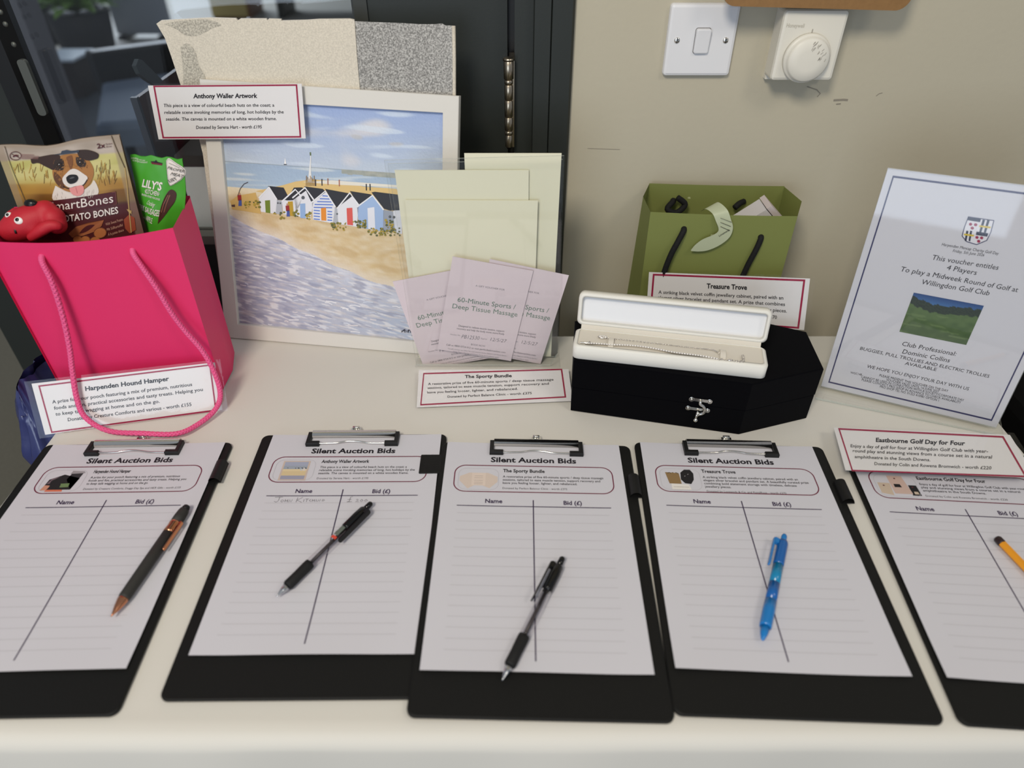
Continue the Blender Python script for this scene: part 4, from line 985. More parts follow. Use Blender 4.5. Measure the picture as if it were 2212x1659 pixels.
b = MB()
b.tube(rp, 0.0023, ROPE, 8)
for s_ in range(6):
    path = []
    for i, p in enumerate(rp):
        tg = (rp[min(i + 1, len(rp) - 1)] - rp[max(i - 1, 0)]).normalized()
        a = tg.cross(Vector((0.2, 1, 0.1))).normalized(); c = tg.cross(a)
        an = i * (0.62 if s_ % 2 else -0.62) + (s_ // 2) * 2 * math.pi / 3
        path.append(p + (a * math.cos(an) + c * math.sin(an)) * 0.0020)
    b.tube(path, 0.0015, ROPE, 6)
b.build('rope_handle', t)

# treat pouch with the dog picture; its print uses its own drawing coordinates
t = thing('treat_pouch', 'large brown treat pouch with a smiling dog picture standing in the pink bag', 'treat pouch', (-0.51, 0.78, 0.7525))
Qp = [Vector(p) for p in ((-0.5788, 0.775, 1.0711), (-0.4354, 0.775, 1.0829), (-0.4558, 0.775, 0.875), (-0.5966, 0.775, 0.875))]
hmD = homography([(-51, 187), (1093, 89), (1468, 1574), (468, 1574)]); BD = bilinear(Qp)
def PD(u, v, e=0.0):
    p = BD(u, v); dip = 0.0055 * math.exp(-((u - 0.42) / 0.2) ** 2) * max(0, 1 - v * 9)
    bul = 0.012 * max(0, math.sin(math.pi * min(1, max(0, u)))) * min(1, v * 1.6)
    return (p.x, p.y - bul - e, p.z - dip)
DF = lambda x, y, e=0.0004: PD(*hmD(x, y), e)
M_PRINT = painted_mat('pouch_print', 0.35)
invD = None
def pouch_col(u, v):
    n = nz(u * 6, v * 20, 2); X = -51 + 1144 * u
    if v < 0.10: c = mixc((186, 172, 160), (160, 146, 132), 0.5 + n)
    elif v < 0.23: c = mixc((202, 192, 128), (184, 178, 104), 0.5 + n * 1.5)
    elif v < 0.37: c = mixc((176, 132, 54), (120, 82, 34), 0.5 + nz(u * 5, v * 7) * 1.4)
    else: c = mixc((98, 82, 46), (70, 64, 32), 0.5 + n)
    c2 = mixc((202, 192, 128), (176, 132, 54), sm(0.18, 0.27, v)); 
    if 0.15 < v < 0.30: c = mixc(c, c2, 0.7)
    c = mixc(c, (98, 78, 42), sm(0.31, 0.40, v) * 0.8)
    if v > 0.365: c = mixc(c, (76, 32, 34), sm(0.365, 0.385, v))
    if v > 0.575: c = mixc((126, 66, 40), (106, 52, 34), 0.5 + n)
    if u < 0.06 or u > 0.93 or v < 0.02: c = mixc(c, (150, 132, 112), 0.6)
    return lin(c)
b = MB(); b.grid(70, 80, lambda u, v: PD(u, v), M_PRINT, True, pouch_col); fr = set_at(b.build('front_sheet', t), t)
b = MB(); b.grid(10, 12, lambda u, v: tuple(Vector(PD(1 - u, v)) + Vector((0, 0.002 + 0.034 * min(1, v * 1.2) * math.sin(math.pi * u) + 0.012 * v, 0))), mat('pouch_back', (120, 104, 88), 0.4))
b.grid(10, 4, lambda u, v: tuple(Vector(PD(u, 1)) * (1 - v) + Vector((-0.52 + (u - 0.5) * 0.12, 0.785, 0.7535)) * v), mat('pouch_back', (120, 104, 88), 0.4)); b.build('back_sheet', t)
b = MB()
def dp(pts, c, e=0.0005): poly(b, [(p.x, p.y) for p in smooth_path([(x, y, 0) for x, y in pts + pts[:1]], 5)[:-1]], pc('dog_%d_%d_%d' % c, c, 0.4), lambda x, y: DF(x, y, e))
def dps(pts, w, c, e=0.0012): stroke(b, [(p.x, p.y) for p in smooth_path([(x, y, 0) for x, y in pts], 5)], w, pc('dog_%d_%d_%d' % c, c, 0.4), lambda x, y: DF(x, y, e))
dp([(515, 545), (600, 585), (720, 610), (830, 545), (868, 500), (905, 625), (700, 655), (500, 675)], (218, 208, 198), 0.0005)
dp([(275, 300), (330, 283), (470, 248), (545, 280), (505, 400), (430, 382), (350, 345), (292, 350)], (58, 40, 34), 0.0007)
dp([(690, 222), (800, 224), (895, 258), (898, 298), (870, 312), (810, 322), (730, 300)], (54, 38, 32), 0.0007)
dp([(500, 285), (560, 262), (640, 255), (720, 262), (795, 305), (848, 372), (862, 440), (842, 505), (800, 560), (735, 600), (650, 602), (560, 565), (500, 490), (480, 400)], (164, 112, 58), 0.0006)
dp([(498, 420), (560, 470), (600, 560), (560, 562), (500, 490)], (96, 62, 40), 0.0007)
dp([(500, 320), (560, 300), (585, 345), (580, 400), (530, 410), (492, 390)], (50, 38, 32), 0.0008)
dp([(692, 288), (735, 295), (785, 335), (775, 378), (720, 372), (696, 335)], (52, 40, 34), 0.0008)
dp([(600, 285), (650, 270), (668, 340), (650, 400), (620, 345)], (120, 76, 44), 0.0008)
dp([(606, 440), (650, 400), (700, 398), (770, 440), (806, 470), (796, 510), (750, 545), (655, 562), (596, 530), (578, 480)], (222, 214, 206), 0.0009)
for k in range(200):
    a = random.uniform(0, 6.28); r = random.uniform(0.35, 0.97); x = 668 + 168 * r * math.cos(a); y = 425 + 160 * r * math.sin(a)
    if 585 < x < 800 and y > 395: continue
    dps([(x, y), (x + 9 * math.cos(a + 0.4), y + 14 + 8 * math.sin(a))], 3.5, random.choice(((184, 132, 76), (136, 88, 46), (112, 72, 42), (170, 120, 66))), 0.0008)
for x, y in ((546, 362), (736, 342)):
    dp([(x + 26 * math.cos(a), y + 24 * math.sin(a)) for a in (0, 1.05, 2.1, 3.14, 4.2, 5.25)], (24, 20, 18), 0.0010)
    dp([(x + 18 * math.cos(a), y + 16 * math.sin(a)) for a in (0, 1.05, 2.1, 3.14, 4.2, 5.25)], (70, 48, 30), 0.0011)
    dp([(x + 9 * math.cos(a), y + 9 * math.sin(a)) for a in (0, 1.05, 2.1, 3.14, 4.2, 5.25)], (12, 12, 12), 0.0012)
    dp([(x - 4 + 4 * math.cos(a), y - 8 + 4 * math.sin(a)) for a in (0, 1.57, 3.14, 4.7)], (236, 236, 236), 0.0013)
dp([(612, 470), (645, 446), (705, 448), (724, 480), (700, 515), (652, 527), (622, 505)], (26, 24, 24), 0.0012)
dp([(640, 478), (670, 464), (690, 470), (660, 482)], (84, 84, 86), 0.0013)
dps([(588, 548), (640, 568), (700, 552), (770, 540), (806, 490)], 9, (40, 28, 26), 0.0011)
dp([(645, 566), (760, 540), (780, 598), (742, 632), (690, 626), (660, 600)], (222, 144, 140), 0.0012)
dps([(705, 556), (722, 610)], 4, (186, 100, 104), 0.0013)
for k in range(26):
    x = random.uniform(520, 870); y = random.uniform(580, 650); dps([(x, y), (x + random.uniform(-8, 8), y + 22)], 3, (196, 186, 176), 0.0007)
for k in range(60):
    x = random.choice((random.uniform(130, 470), random.uniform(880, 1060))); y = random.uniform(400, 560); dps([(x, y), (x + random.uniform(-26, 30), y - random.uniform(40, 90))], 5, random.choice(((150, 110, 50), (186, 150, 74), (110, 84, 44))), 0.0004)
b.build('dog_picture', fr)
b = MB()
cr_ = lambda x, y: DF(x, y, 0.0010)
LTX = pc('pouch_cream', (232, 222, 214), 0.4); MRN = pc('pouch_maroon', (78, 28, 34), 0.4)
gpoly(b, [(418, 688), (1070, 604), (1084, 716), (432, 800)], MRN, lambda x, y: DF(x, y, 0.0006))
frame_lines(b, [(1078, 716), (1066, 608), (428, 690), (440, 794)], 4, pc('pouch_brown_line', (128, 76, 66), 0.4), cr_)
put_text(b, 'SmartBones', (470, 772), (1050, 700), 112, LTX, cr_, bold=0.0, down=True)
put_text(b, 'SWEET POTATO BONES', (330, 905), (1098, 798), 84, LTX, cr_, bold=0.016, down=True)
poly(b, [(655, 968), (720, 905), (830, 872), (970, 852), (950, 905), (890, 950), (780, 985), (690, 1000)], pc('potato', (150, 88, 52), 0.5), lambda x, y: DF(x, y, 0.0007))
for x, y, r in ((942, 962, 60), (742, 1015, 44), (812, 1020, 48), (900, 1030, 50)):
    poly(b, [(x + r * math.cos(a * 0.45), y + 0.8 * r * math.sin(a * 0.45)) for a in range(14)], pc('potato_edge', (108, 58, 40), 0.5), lambda x, y: DF(x, y, 0.0009))
    poly(b, [(x + 0.88 * r * math.cos(a * 0.45), y + 0.7 * r * math.sin(a * 0.45)) for a in range(14)], pc('potato_slice', (172, 106, 60), 0.5), lambda x, y: DF(x, y, 0.0011))
poly(b, [(1145, 860), (1190, 820), (1240, 850), (1255, 960), (1200, 985), (1160, 940)], pc('potato_red', (150, 70, 46), 0.5), lambda x, y: DF(x, y, 0.0007))
put_text(b, 'With Sweet Potato', (990, 902), (1140, 866), 34, pc('pouch_tan', (196, 150, 128), 0.4), cr_, down=True)
put_text(b, 'Mit Süßkartoffel', (1003, 948), (1140, 916), 34, pc('pouch_tan', (196, 150, 128), 0.4), cr_, down=True)
put_text(b, 'À la patate douce', (1015, 992), (1150, 960), 34, pc('pouch_tan', (196, 150, 128), 0.4), cr_, down=True)
put_text(b, '2x', (888, 213), (966, 203), 62, MRN, cr_, bold=0.02, down=True)
put_text(b, 'Medium', (970, 183), (1032, 175), 24, MRN, cr_, down=True); put_text(b, 'Bones', (975, 205), (1026, 198), 24, MRN, cr_, down=True)
stroke(b, [(140 + 50 * math.cos(a * 0.314), 278 + 40 * math.sin(a * 0.314)) for a in range(20)], 6, MRN, cr_, closed=True)
stroke(b, [(104, 262), (178, 296)], 6, MRN, cr_); stroke(b, [(118, 288), (142, 272), (165, 276)], 12, MRN, cr_)
for k in range(4): stroke(b, [(190, 262 + 13 * k), (300 if k == 0 else 345, 258 + 13 * k)], 5, pc('pouch_faint', (150, 110, 104), 0.4), cr_)
poly(b, [(470, 250), (545, 238), (552, 214), (600, 208), (642, 222), (720, 222), (720, 240), (560, 252)], pc('hang_slot', (58, 66, 80), 0.4), lambda x, y: DF(x, y, 0.0014))
b.build('printed_text', fr)
b = MB(); SEAM = mat('seam_thread', (86, 70, 48), 0.6)
stroke(b, [(1022, 95), (1060, 190), (1100, 280), (1150, 392)], 7, SEAM, cr_); stroke(b, [(40, 190), (80, 310), (130, 440), (200, 600), (262, 745)], 5, SEAM, cr_)
stroke(b, [(1150, 392), (1172, 560), (1190, 760), (1215, 980)], 9, mat('rope_print', (182, 152, 96), 0.6), cr_)
for k in range(3): stroke(b, [(1172 + 6 * k, 770 + 8 * k), (1214, 790 + 10 * k)], 7, mat('rope_print', (182, 152, 96), 0.6), lambda x, y: DF(x, y, 0.0010))
b.build('stitch_print', fr)

t = thing('treat_pouch', 'bright green treat pouch with cream lettering standing in the pink bag', 'treat pouch', (-0.42, 0.795, 0.7525))
Qg = [Vector(p) for p in ((-0.4392, 0.79, 1.0547), (-0.3808, 0.79, 1.0502), (-0.4198, 0.79, 0.9333), (-0.4595, 0.79, 0.9333))]
hmG = homography([(1195, 275), (1672, 310), (1640, 1150), (1350, 1150)]); BG = bilinear(Qg)
def PG(u, v, e=0.0):
    p = BG(u, v); wv = 0.0012 * math.sin(u * 19) * max(0, 1 - 8 * v)
    bul = 0.009 * max(0, math.sin(math.pi * min(1, max(0, u)))) * min(1, v * 1.5) + 0.0012 * nz(u * 4, v * 5, 3)
    sx = 0.006 * sm(0.75, 1.0, u) * math.sin(math.pi * min(1, v * 1.25))
    return (p.x + sx, p.y - bul - e, p.z + wv)
GF = lambda x, y, e=0.0004: PG(*hmG(x, y), e)
M_GREEN = mat('green_pouch', (70, 158, 40), 0.35, spec=0.5)
b = MB(); b.grid(30, 36, lambda u, v: PG(u, v), M_GREEN); fr = set_at(b.build('front_sheet', t), t)
b = MB(); b.grid(10, 10, lambda u, v: tuple(Vector(PG(1 - u, v)) + Vector((0, 0.0012 + 0.014 * math.sin(math.pi * u) * min(1, v * 1.4), 0))), M_GREEN)
b.grid(10, 3, lambda u, v: tuple(Vector(PG(u, 1)) * (1 - v) + Vector((-0.445 + (u - 0.5) * 0.05, 0.79, 0.7535)) * v), M_GREEN); b.build('back_sheet', t)
b = MB(); CRM = pc('pouch_cream', (232, 222, 214), 0.4); DGR = pc('pouch_ink', (28, 32, 26), 0.4)
cg = lambda x, y: GF(x, y, 0.0006)
put_text(b, 'LILY’S', (1325, 640), (1502, 668), 112, CRM, cg, bold=0.03, down=True)
put_text(b, '·KITCHEN·', (1350, 702), (1488, 722), 62, CRM, cg, bold=0.012, down=True)
put_text(b, 'PROPER FOOD FOR DOGS', (1325, 724), (1494, 760), 26, CRM, cg, bold=0.01, down=True)
put_text(b, 'Cracking', (1374, 795), (1444, 816), 52, CRM, cg, shear=0.25, down=True)
put_text(b, 'PORK SAUSAGES', (1275, 850), (1494, 892), 68, CRM, cg, bold=0.016, down=True)
put_text(b, 'with', (1328, 924), (1360, 932), 36, CRM, cg, shear=0.25, down=True); put_text(b, 'APPLE', (1366, 936), (1432, 948), 62, CRM, cg, bold=0.012, down=True)
for s_, x0, x1, y in (('GRAIN-FREE', 1208, 1272, 328), ('RECIPE', 1228, 1268, 358), ('NATURAL', 1284, 1342, 338), ('INGREDIENTS', 1282, 1364, 366)): put_text(b, s_, (x0, y), (x1, y + 6), 26, CRM, cg, down=True)
stroke(b, [(1276, 318), (1277, 372)], 3, CRM, cg)
bd = [(1534, 345), (1556, 318), (1590, 330), (1640, 380), (1684, 466), (1640, 560), (1584, 622), (1564, 610), (1546, 500)]
bd = [(p.x, p.y) for p in smooth_path([(x, y, 0) for x, y in bd + bd[:1]], 5)[:-1]]
poly(b, bd, CRM, lambda x, y: GF(x, y, 0.0005)); stroke(b, [(1600 + (x - 1600) * 0.93, 465 + (y - 465) * 0.95) for x, y in bd], 3, DGR, lambda x, y: GF(x, y, 0.0020), closed=True)
cb = lambda x, y: GF(x, y, 0.0022)
put_text(b, 'PROPER', (1550, 436), (1672, 482), 48, DGR, cb, bold=0.0, down=True); put_text(b, 'MEAT', (1574, 505), (1650, 538), 48, DGR, cb, bold=0.0, down=True); put_text(b, 'LIST', (1572, 585), (1620, 560), 44, DGR, cb, bold=0.01, down=True)
stroke(b, [(1562, 370), (1600, 385), (1642, 418)], 4, DGR, lambda x, y: GF(x, y, 0.0020))
poly(b, [(1396, 358), (1432, 350), (1440, 330), (1456, 350), (1500, 364), (1497, 394), (1408, 388)], pc('slot_maroon', (108, 24, 36), 0.5), cg)
poly(b, [(1396, 358), (1432, 350), (1440, 330), (1456, 350), (1500, 364), (1498, 372), (1398, 366)], pc('slot_dark', (24, 28, 36), 0.5), lambda x, y: GF(x, y, 0.0008))
ss = [(1484, 948), (1496, 860), (1514, 790), (1548, 700), (1580, 664), (1606, 700), (1600, 780), (1566, 850), (1530, 900)]
poly(b, [(p.x, p.y) for p in smooth_path([(x, y, 0) for x, y in ss + ss[:1]], 4)[:-1]], pc('sausage', (70, 38, 30), 0.35), cg)
for off_ in (0, 22): stroke(b, [(1512 + off_, 860), (1530 + off_, 790), (1560 + off_ * 0.6, 715)], 7, pc('sausage_light', (132, 84, 64), 0.3), lambda x, y: GF(x, y, 0.0009))
b.build('printed_text', fr)

# red rubber dog toy lying on top
t = thing('dog_toy', 'red rubber toy dog head with bulging eyes lying on top in the pink bag', 'dog toy', (-0.545, 0.748, 0.985))
TC = Vector((-0.5515, 0.7500, 0.9935)); ex = Vector((1, 0, 0)); eu = Vector((0, 0.623, 0.782)); en = Vector((0, -0.782, 0.623))
def tp(x, y, d=0.0): return TC + ex * (x - 330) * 0.000125 + eu * (880 - y) * 0.000125 + en * d * 0.000125
M_RED = mat('red_rubber', (184, 30, 46), 0.55, bump=0.15, bscale=1100, spec=0.4)
def blob(name, balls, m, vox, parent):
    bm_ = MB()
    for x, y, d, r in balls: c = tp(x, y, d); bm_.ball(c, r * 0.000125, r * 0.000125, r * 0.000125, m, 20, 12)
    o = bm_.build('tmp'); md = o.modifiers.new('r', 'REMESH'); md.mode = 'VOXEL'; md.voxel_size = vox
    sm_ = o.modifiers.new('s', 'SMOOTH'); sm_.iterations = 8; sm_.factor = 0.6
    dg = bpy.context.evaluated_depsgraph_get(); dg.update()
    me = bpy.data.meshes.new_from_object(o.evaluated_get(dg)); bpy.data.objects.remove(o)
    me.transform(Matrix.Translation(-Vector(parent['at'])))
    for p in me.polygons: p.use_smooth = True
    me.name = name
    if not me.materials: me.materials.append(m)
    ob = bpy.data.objects.new(name, me); COL.objects.link(ob); ob.parent = parent
    return ob
head = []
for k in range(9):
    f_ = k / 8; head.append((100 + 280 * f_, 975 - 130 * f_, 0, 78 + 70 * math.sin(math.pi * (0.15 + 0.7 * f_))))
head += [(340, 800, 10, 90), (420, 800, 0, 100), (480, 860, -10, 105), (505, 920, -20, 90), (300, 930, 0, 120)]
blob('head', head, M_RED, 0.0016, t)
blob('ear', [(x, y, d, r * 1.1) for x, y, d, r in [(560, 950, 50, 40), (545, 948, 60, 44), (525, 948, 66, 47), (505, 952, 70, 49), (482, 960, 73, 50), (460, 972, 73, 50), (437, 985, 71, 50), (414, 998, 67, 48), (390, 1012, 62, 46), (365, 1026, 56, 43), (340, 1040, 50, 40), (315, 1052, 44, 37)]], M_RED, 0.0012, t)
blob('ear', [(190, 800, 10, 36), (150, 812, 20, 40), (112, 840, 20, 42), (82, 880, 15, 40), (66, 925, 5, 36)], M_RED, 0.0012, t)
def disc_ball(name, x, y, d, rx, ry, dep, m):
    b = MB(); c = tp(x, y, d)
    vs = lambda px, py, pz: tuple(c + ex * px + eu * py + en * pz)
    b.ball((0, 0, 0), rx * 0.000125, ry * 0.000125, dep * 0.000125, m, 20, 12, xf=vs); return b.build(name, t)
M_TBLACK = mat('black_paint', (16, 14, 14), 0.3); M_TWHITE = mat('white_paint', (236, 232, 228), 0.3)
disc_ball('nose', 330, 752, 72, 60, 44, 40, M_TBLACK)
for x, y, d, r in ((258, 918, 128, 46), (156, 868, 108, 36)):
    disc_ball('eye', x, y, d, r, r * 0.85, 24, M_TWHITE); disc_ball('pupil', x - 2, y - 2, d + 20, r * 0.42, r * 0.38, 9, M_TBLACK)
disc_ball('mouth', 214, 1002, 108, 12, 34, 14, M_TBLACK)
disc_ball('nostril', 110, 950, 78, 13, 12, 10, M_TBLACK)

# ------------------------------------------------------------------ clear stand with envelopes and vouchers
t = thing('sign_holder', 'clear acrylic stand holding cream envelopes and pale pink vouchers', 'sign holder', (-0.037, 0.81, 0.7502))
HF = [(-0.1473, 0.787, 1.0493), (0.0598, 0.787, 1.0547), (0.0640, 0.787, 0.7540), (-0.1355, 0.787, 0.7540)]
def pane(q, name, dy=0.0, cut=0.02):
    q = [Vector(p) + Vector((0, dy, 0)) for p in q]; n = (q[3] - q[0]).cross(q[1] - q[0]).normalized(); th = 0.0018
    p1 = q[2] + (q[1] - q[2]).normalized() * cut; p2 = q[2] + (q[3] - q[2]).normalized() * cut * 0.5
    pts = [q[0], q[1], p1, p2, q[3]]; bk = [p - n * th for p in pts]; k = len(pts)
    b = MB(); b.add(pts, [tuple(range(k))[::-1]], ACRYLIC); b.add(bk, [tuple(range(k))], ACRYLIC)
    b.add(pts + bk, [(i, (i + 1) % k, k + (i + 1) % k, k + i) for i in range(k)], ACRYLIC_EDGE)
    return b.build(name, t)
pane(HF, 'front_pane')
HBk = [Vector(p) + Vector((0, 0.0205, -0.012 if k < 2 else 0)) for k, p in enumerate(HF)]
pane(HBk, 'back_pane', 0, 0.004)
b = MB(); b.prism([(-0.137, 0.786), (0.068, 0.786), (0.068, 0.868), (-0.055, 0.868), (-0.070, 0.807), (-0.137, 0.8085)], 0.7502, 0.7525, ACRYLIC); b.build('foot', t)
M_ENV = mat('cream_envelope', (227, 224, 200), 0.7, bump=0.02, bscale=700)
M_ENV2 = mat('cream_envelope_shade', (222, 217, 184), 0.7)
def envelope(label, q, th=0.0012, flap=None):
    t = thing('envelope', label, 'envelope', tuple((Vector(q[2]) + Vector(q[3])) / 2), group='cream envelopes in the clear stand')
    b = MB(); b.slab(q, th, M_ENV); b.build('body', t)
    return t
envelope('cream envelope at back left in the clear stand, second tallest', [(-0.1394, 0.8045, 1.0309), (0.020, 0.8045, 1.0309), (0.022, 0.8045, 0.7545), (-0.1330, 0.8045, 0.7545)])
envelope('tallest cream envelope at back right in the clear stand', [(-0.0561, 0.8075, 1.0500), (0.0582, 0.8075, 1.0500), (0.0560, 0.8075, 0.7545), (-0.0561, 0.8075, 0.7545)])
envelope('cream envelope at the front of the clear stand, shortest of the three', [(-0.1302, 0.8015, 0.9947), (0.0316, 0.8015, 0.9940), (0.0296, 0.8015, 0.7550), (-0.1285, 0.8015, 0.7550)])
LILAC = mat('pale_pink_paper', (216, 202, 208), 0.7); GREENINK = mat('grey_green_ink', (104, 128, 116), 0.7); FINE = mat('fine_grey_ink', (138, 132, 140), 0.7)
hmV = homography([(463, 675), (943, 760), (812, 1307), (380, 1222)])
def make_voucher():
    t = thing('voucher', '', 'voucher', group='pale pink massage vouchers', world=False)
    b = MB(); b.slab([(-0.0525, 0.148, 0), (0.0525, 0.148, 0), (0.0525, 0, 0), (-0.0525, 0, 0)], 0.0004, LILAC, mat('voucher_edge', (150, 140, 146), 0.7)); b.build('paper', t)
    def V(x, y, e=0.0002): u, v = hmV(x, y); return (-0.0525 + 0.105 * u, 0.148 * (1 - v), e)
    b = MB()
    for s_, a, c, sz, m in (('A GIFT VOUCHER FOR', (597, 853), (770, 880), 15, FINE), ('60-Minute Sports /', (492, 942), (835, 993), 40, GREENINK), ('Deep Tissue Massage', (463, 980), (847, 1038), 40, GREENINK),
        ('Designed to relieve muscle tension, support', (500, 1090), (770, 1130), 16, INK_GREY), ('recovery and help the body move more freely', (490, 1106), (770, 1147), 16, INK_GREY), ('Voucher No.', (452, 1138), (512, 1147), 11, FINE), ('Expires', (632, 1168), (667, 1173), 11, FINE),
        ('BOOK NOW', (573, 1203), (657, 1217), 15, FINE), ('Call us 0800 0724 012 or visit perfectbalanceclinic.com', (430, 1200), (778, 1258), 14, INK_GREY),
        ('This gift voucher can ONLY be used towards Perfect Balance’s 60-Minute Sports /', (438, 1222), (790, 1278), 10, FINE), ('Deep Tissue Massage treatment. Terms & Conditions apply', (470, 1240), (738, 1286), 10, FINE)):
        put_text(b, s_, a, c, sz, m, V, bold=0.0, down=True)
    b.build('printed_text', t)
    b = MB()
    put_text(b, 'PB12530', (517, 1160), (620, 1173), 32, INK_GREY, V, bold=-0.012, shear=0.2, down=True); put_text(b, '12/5/27', (687, 1180), (780, 1194), 28, INK_GREY, V, bold=-0.012, shear=0.2, down=True); b.build('handwriting', t)
    return t
vo = make_voucher()
for k, (x, y, z, ang, lab) in enumerate(((-0.0530, 0.7930, 0.7674, -11.3, 'pale pink voucher in front, tilted, in the middle of the clear stand'), (-0.0105, 0.7952, 0.7620, -13.0, 'pale pink voucher at right, mostly behind the middle one, in the clear stand'), (-0.0745, 0.7972, 0.7500, 12.0, 'pale pink voucher leaning left in the clear stand, behind the middle one'))):
    v = vo if k == 0 else copy_tree(vo)
    v.location = (x, y, z); v.rotation_euler = (math.pi / 2, -R(ang), 0); v['label'] = lab

# ------------------------------------------------------------------ green gift bag
M_OLIVE = mat('olive_card', (120, 127, 68), 0.6, bump=0.05, bscale=500)
t = thing('gift_bag', 'small olive green paper gift bag with black cord handles against the wall', 'gift bag', (0.28, 0.90, 0.7505))
GT = 0.9545
fl, fr_, br_, bl_ = (0.1820, 0.8560), (0.3710, 0.8430), (0.3830, 0.9380), (0.1945, 0.9480)
gl, gr = (0.1795, 0.905), (0.3915, 0.889)
def gsheet(a, c, name, n=8, bow=0.0, low=(0, 0), lowc=(0, 0), ztop=GT, m=M_OLIVE):
    b = MB()
    def fn(u, v, e=0.0):
        x = a[0] + (c[0] - a[0]) * u; y = a[1] + (c[1] - a[1]) * u - bow * math.sin(math.pi * u) * v
        k = 1 - v; lx = low[0] + (lowc[0] - low[0]) * u; ly = low[1] + (lowc[1] - low[1]) * u
        return (x + lx * k, y + ly * k + e, 0.7512 + (ztop - 0.7512) * v)
    b.grid(n, n, lambda u, v: fn(u, v), m); return b.build(name, t), fn
fp, FNf = gsheet(fl, fr_, 'front_panel', 12, 0.003)
gsheet(bl_, br_, 'back_panel', 8, 0.002, (-0.008, 0), (0, 0), GT + 0.001)
gsheet(fl, gl, 'side_panel', 6, 0, (0, 0), (-0.008, 0)); gsheet(gl, bl_, 'side_panel', 6, 0, (-0.008, 0), (-0.008, 0))
gsheet(fr_, gr, 'side_panel', 6, 0, (0, 0), (-0.002, 0)); gsheet(gr, br_, 'side_panel', 6, 0, (-0.002, 0), (0, 0))
b = MB(); b.add([(fl[0], fl[1], 0.7512), (fr_[0], fr_[1], 0.7512), (br_[0], br_[1], 0.7512), (bl_[0] - 0.008, bl_[1], 0.7512)], [(0, 1, 2, 3)], M_OLIVE); b.build('base', t)
M_CORD = mat('black_cord', (12, 12, 12), 0.8, bump=0.4, bscale=700)
b = MB()
for cpts in ([(0.2285, 0.8535, 0.9330), (0.2272, 0.8475, 0.9310), (0.2215, 0.8440, 0.9180), (0.2150, 0.8440, 0.8990), (0.2100, 0.8445, 0.8750), (0.2085, 0.8450, 0.8560), (0.2120, 0.8455, 0.8400), (0.2650, 0.8430, 0.8250), (0.3080, 0.8410, 0.8420), (0.3155, 0.8400, 0.8620), (0.3205, 0.8400, 0.8850), (0.3265, 0.8400, 0.9080), (0.3300, 0.8420, 0.9230), (0.3300, 0.8470, 0.9240)],):
    b.tube(smooth_path(cpts, 6), 0.0039, M_CORD, 10)
b.build('cord_handle', t)
b = MB(); b.tube(smooth_path([(0.2300, 0.9400, 0.9330), (0.2280, 0.9320, 0.9350), (0.2200, 0.9250, 0.9270), (0.2330, 0.9240, 0.9220), (0.2450, 0.9290, 0.9320), (0.2330, 0.9300, 0.9420)], 6), 0.0042, M_CORD, 10); b.build('cord_knot', t)
b = MB(); b.tube(smooth_path([(0.3300, 0.9370, 0.9330), (0.3220, 0.9300, 0.9330), (0.3150, 0.9250, 0.9290)], 6), 0.0042, M_CORD, 10); b.build('cord_knot', t)
M_RIB = mat('sage_ribbon', (176, 182, 152), 0.35, spec=0.5)
def ribbon(path, w, name):
    b = MB(); P = smooth_path([p[:3] for p in path], 6); W = smooth_path([tuple(p[3:6]) for p in path], 6); vs = []
    for p, d in zip(P, W): vs += [p - d * (w / 2), p + d * (w / 2)]
    b.add(vs, [(2 * i, 2 * i + 1, 2 * i + 3, 2 * i + 2) for i in range(len(P) - 1)], M_RIB, True); return b.build(name, t)
ribbon([(0.2600, 0.874, 0.9510, 0.7, -0.3, 0.6), (0.2630, 0.862, 0.9605, 0.8, 0, 0.5), (0.2700, 0.847, 0.9590, 0.95, 0, 0.3), (0.2755, 0.842, 0.9490, 1, 0, 0.15), (0.2800, 0.8405, 0.9390, 1, 0, 0), (0.2790, 0.8400, 0.9300, 0.9, 0, -0.4), (0.2710, 0.8400, 0.9220, 0.65, 0, -0.75), (0.2580, 0.8410, 0.9145, 0.56, 0, -0.83), (0.2480, 0.8420, 0.9090, 0.36, 0, -0.52), (0.2405, 0.8425, 0.9050, 0.05, 0, -0.06)], 0.0190, 'ribbon')
b = MB()
for k in range(3): stroke(b, [(0.2700 + 0.0012 * k, 0.9535 - 0.006 * k), (0.2860, 0.9475 - 0.006 * k)], 0.0005, M_CORD, lambda x, z: (x, 0.8395, z))
put_text(b, 'Loveweds', (0.2735, 0.9270), (0.2855, 0.9360), 0.0042, M_CORD, lambda x, z: (x, 0.8392, z), shear=0.2); b.build('ribbon_print', t)
b = MB(); SLOT = mat('slot_pale', (172, 178, 130), 0.5)
poly(b, rounded(0.2510, 0.9345, 0.2720, 0.9372, 0.0012, 4), SLOT, lambda x, z: (x, 0.9435 - 0.002 * 0 - (x - 0.25) * 0.05, z)); b.build('slot', t)
b = MB(); poly(b, rounded(0.2640, 0.9245, 0.2850, 0.9268, 0.001, 4), SLOT, lambda x, z: (x, 0.8458 - (x - 0.28) * 0.068, z)); b.build('slot', t)
t = thing('jewellery_box', 'white card box tilted inside the olive green bag', 'box', (0.342, 0.89, 0.925))
M_BOXW = mat('white_card_box', (214, 210, 212), 0.6)
def tb(x, y, z):
    a = R(46); return (0.3400 + (x * math.cos(a) - z * math.sin(a)), 0.885 + y - 0.25 * x, 0.9200 + (x * math.sin(a) + z * math.cos(a)))
b = MB(); b.box(-0.024, -0.012, -0.024, 0.022, 0.022, 0.024, M_BOXW, xf=tb); b.build('body', t)
b = MB(); b.box(0.023, -0.0125, -0.025, 0.0300, 0.0225, 0.025, mat('white_card_lid', (206, 194, 192), 0.6), xf=tb); b.build('lid', t)

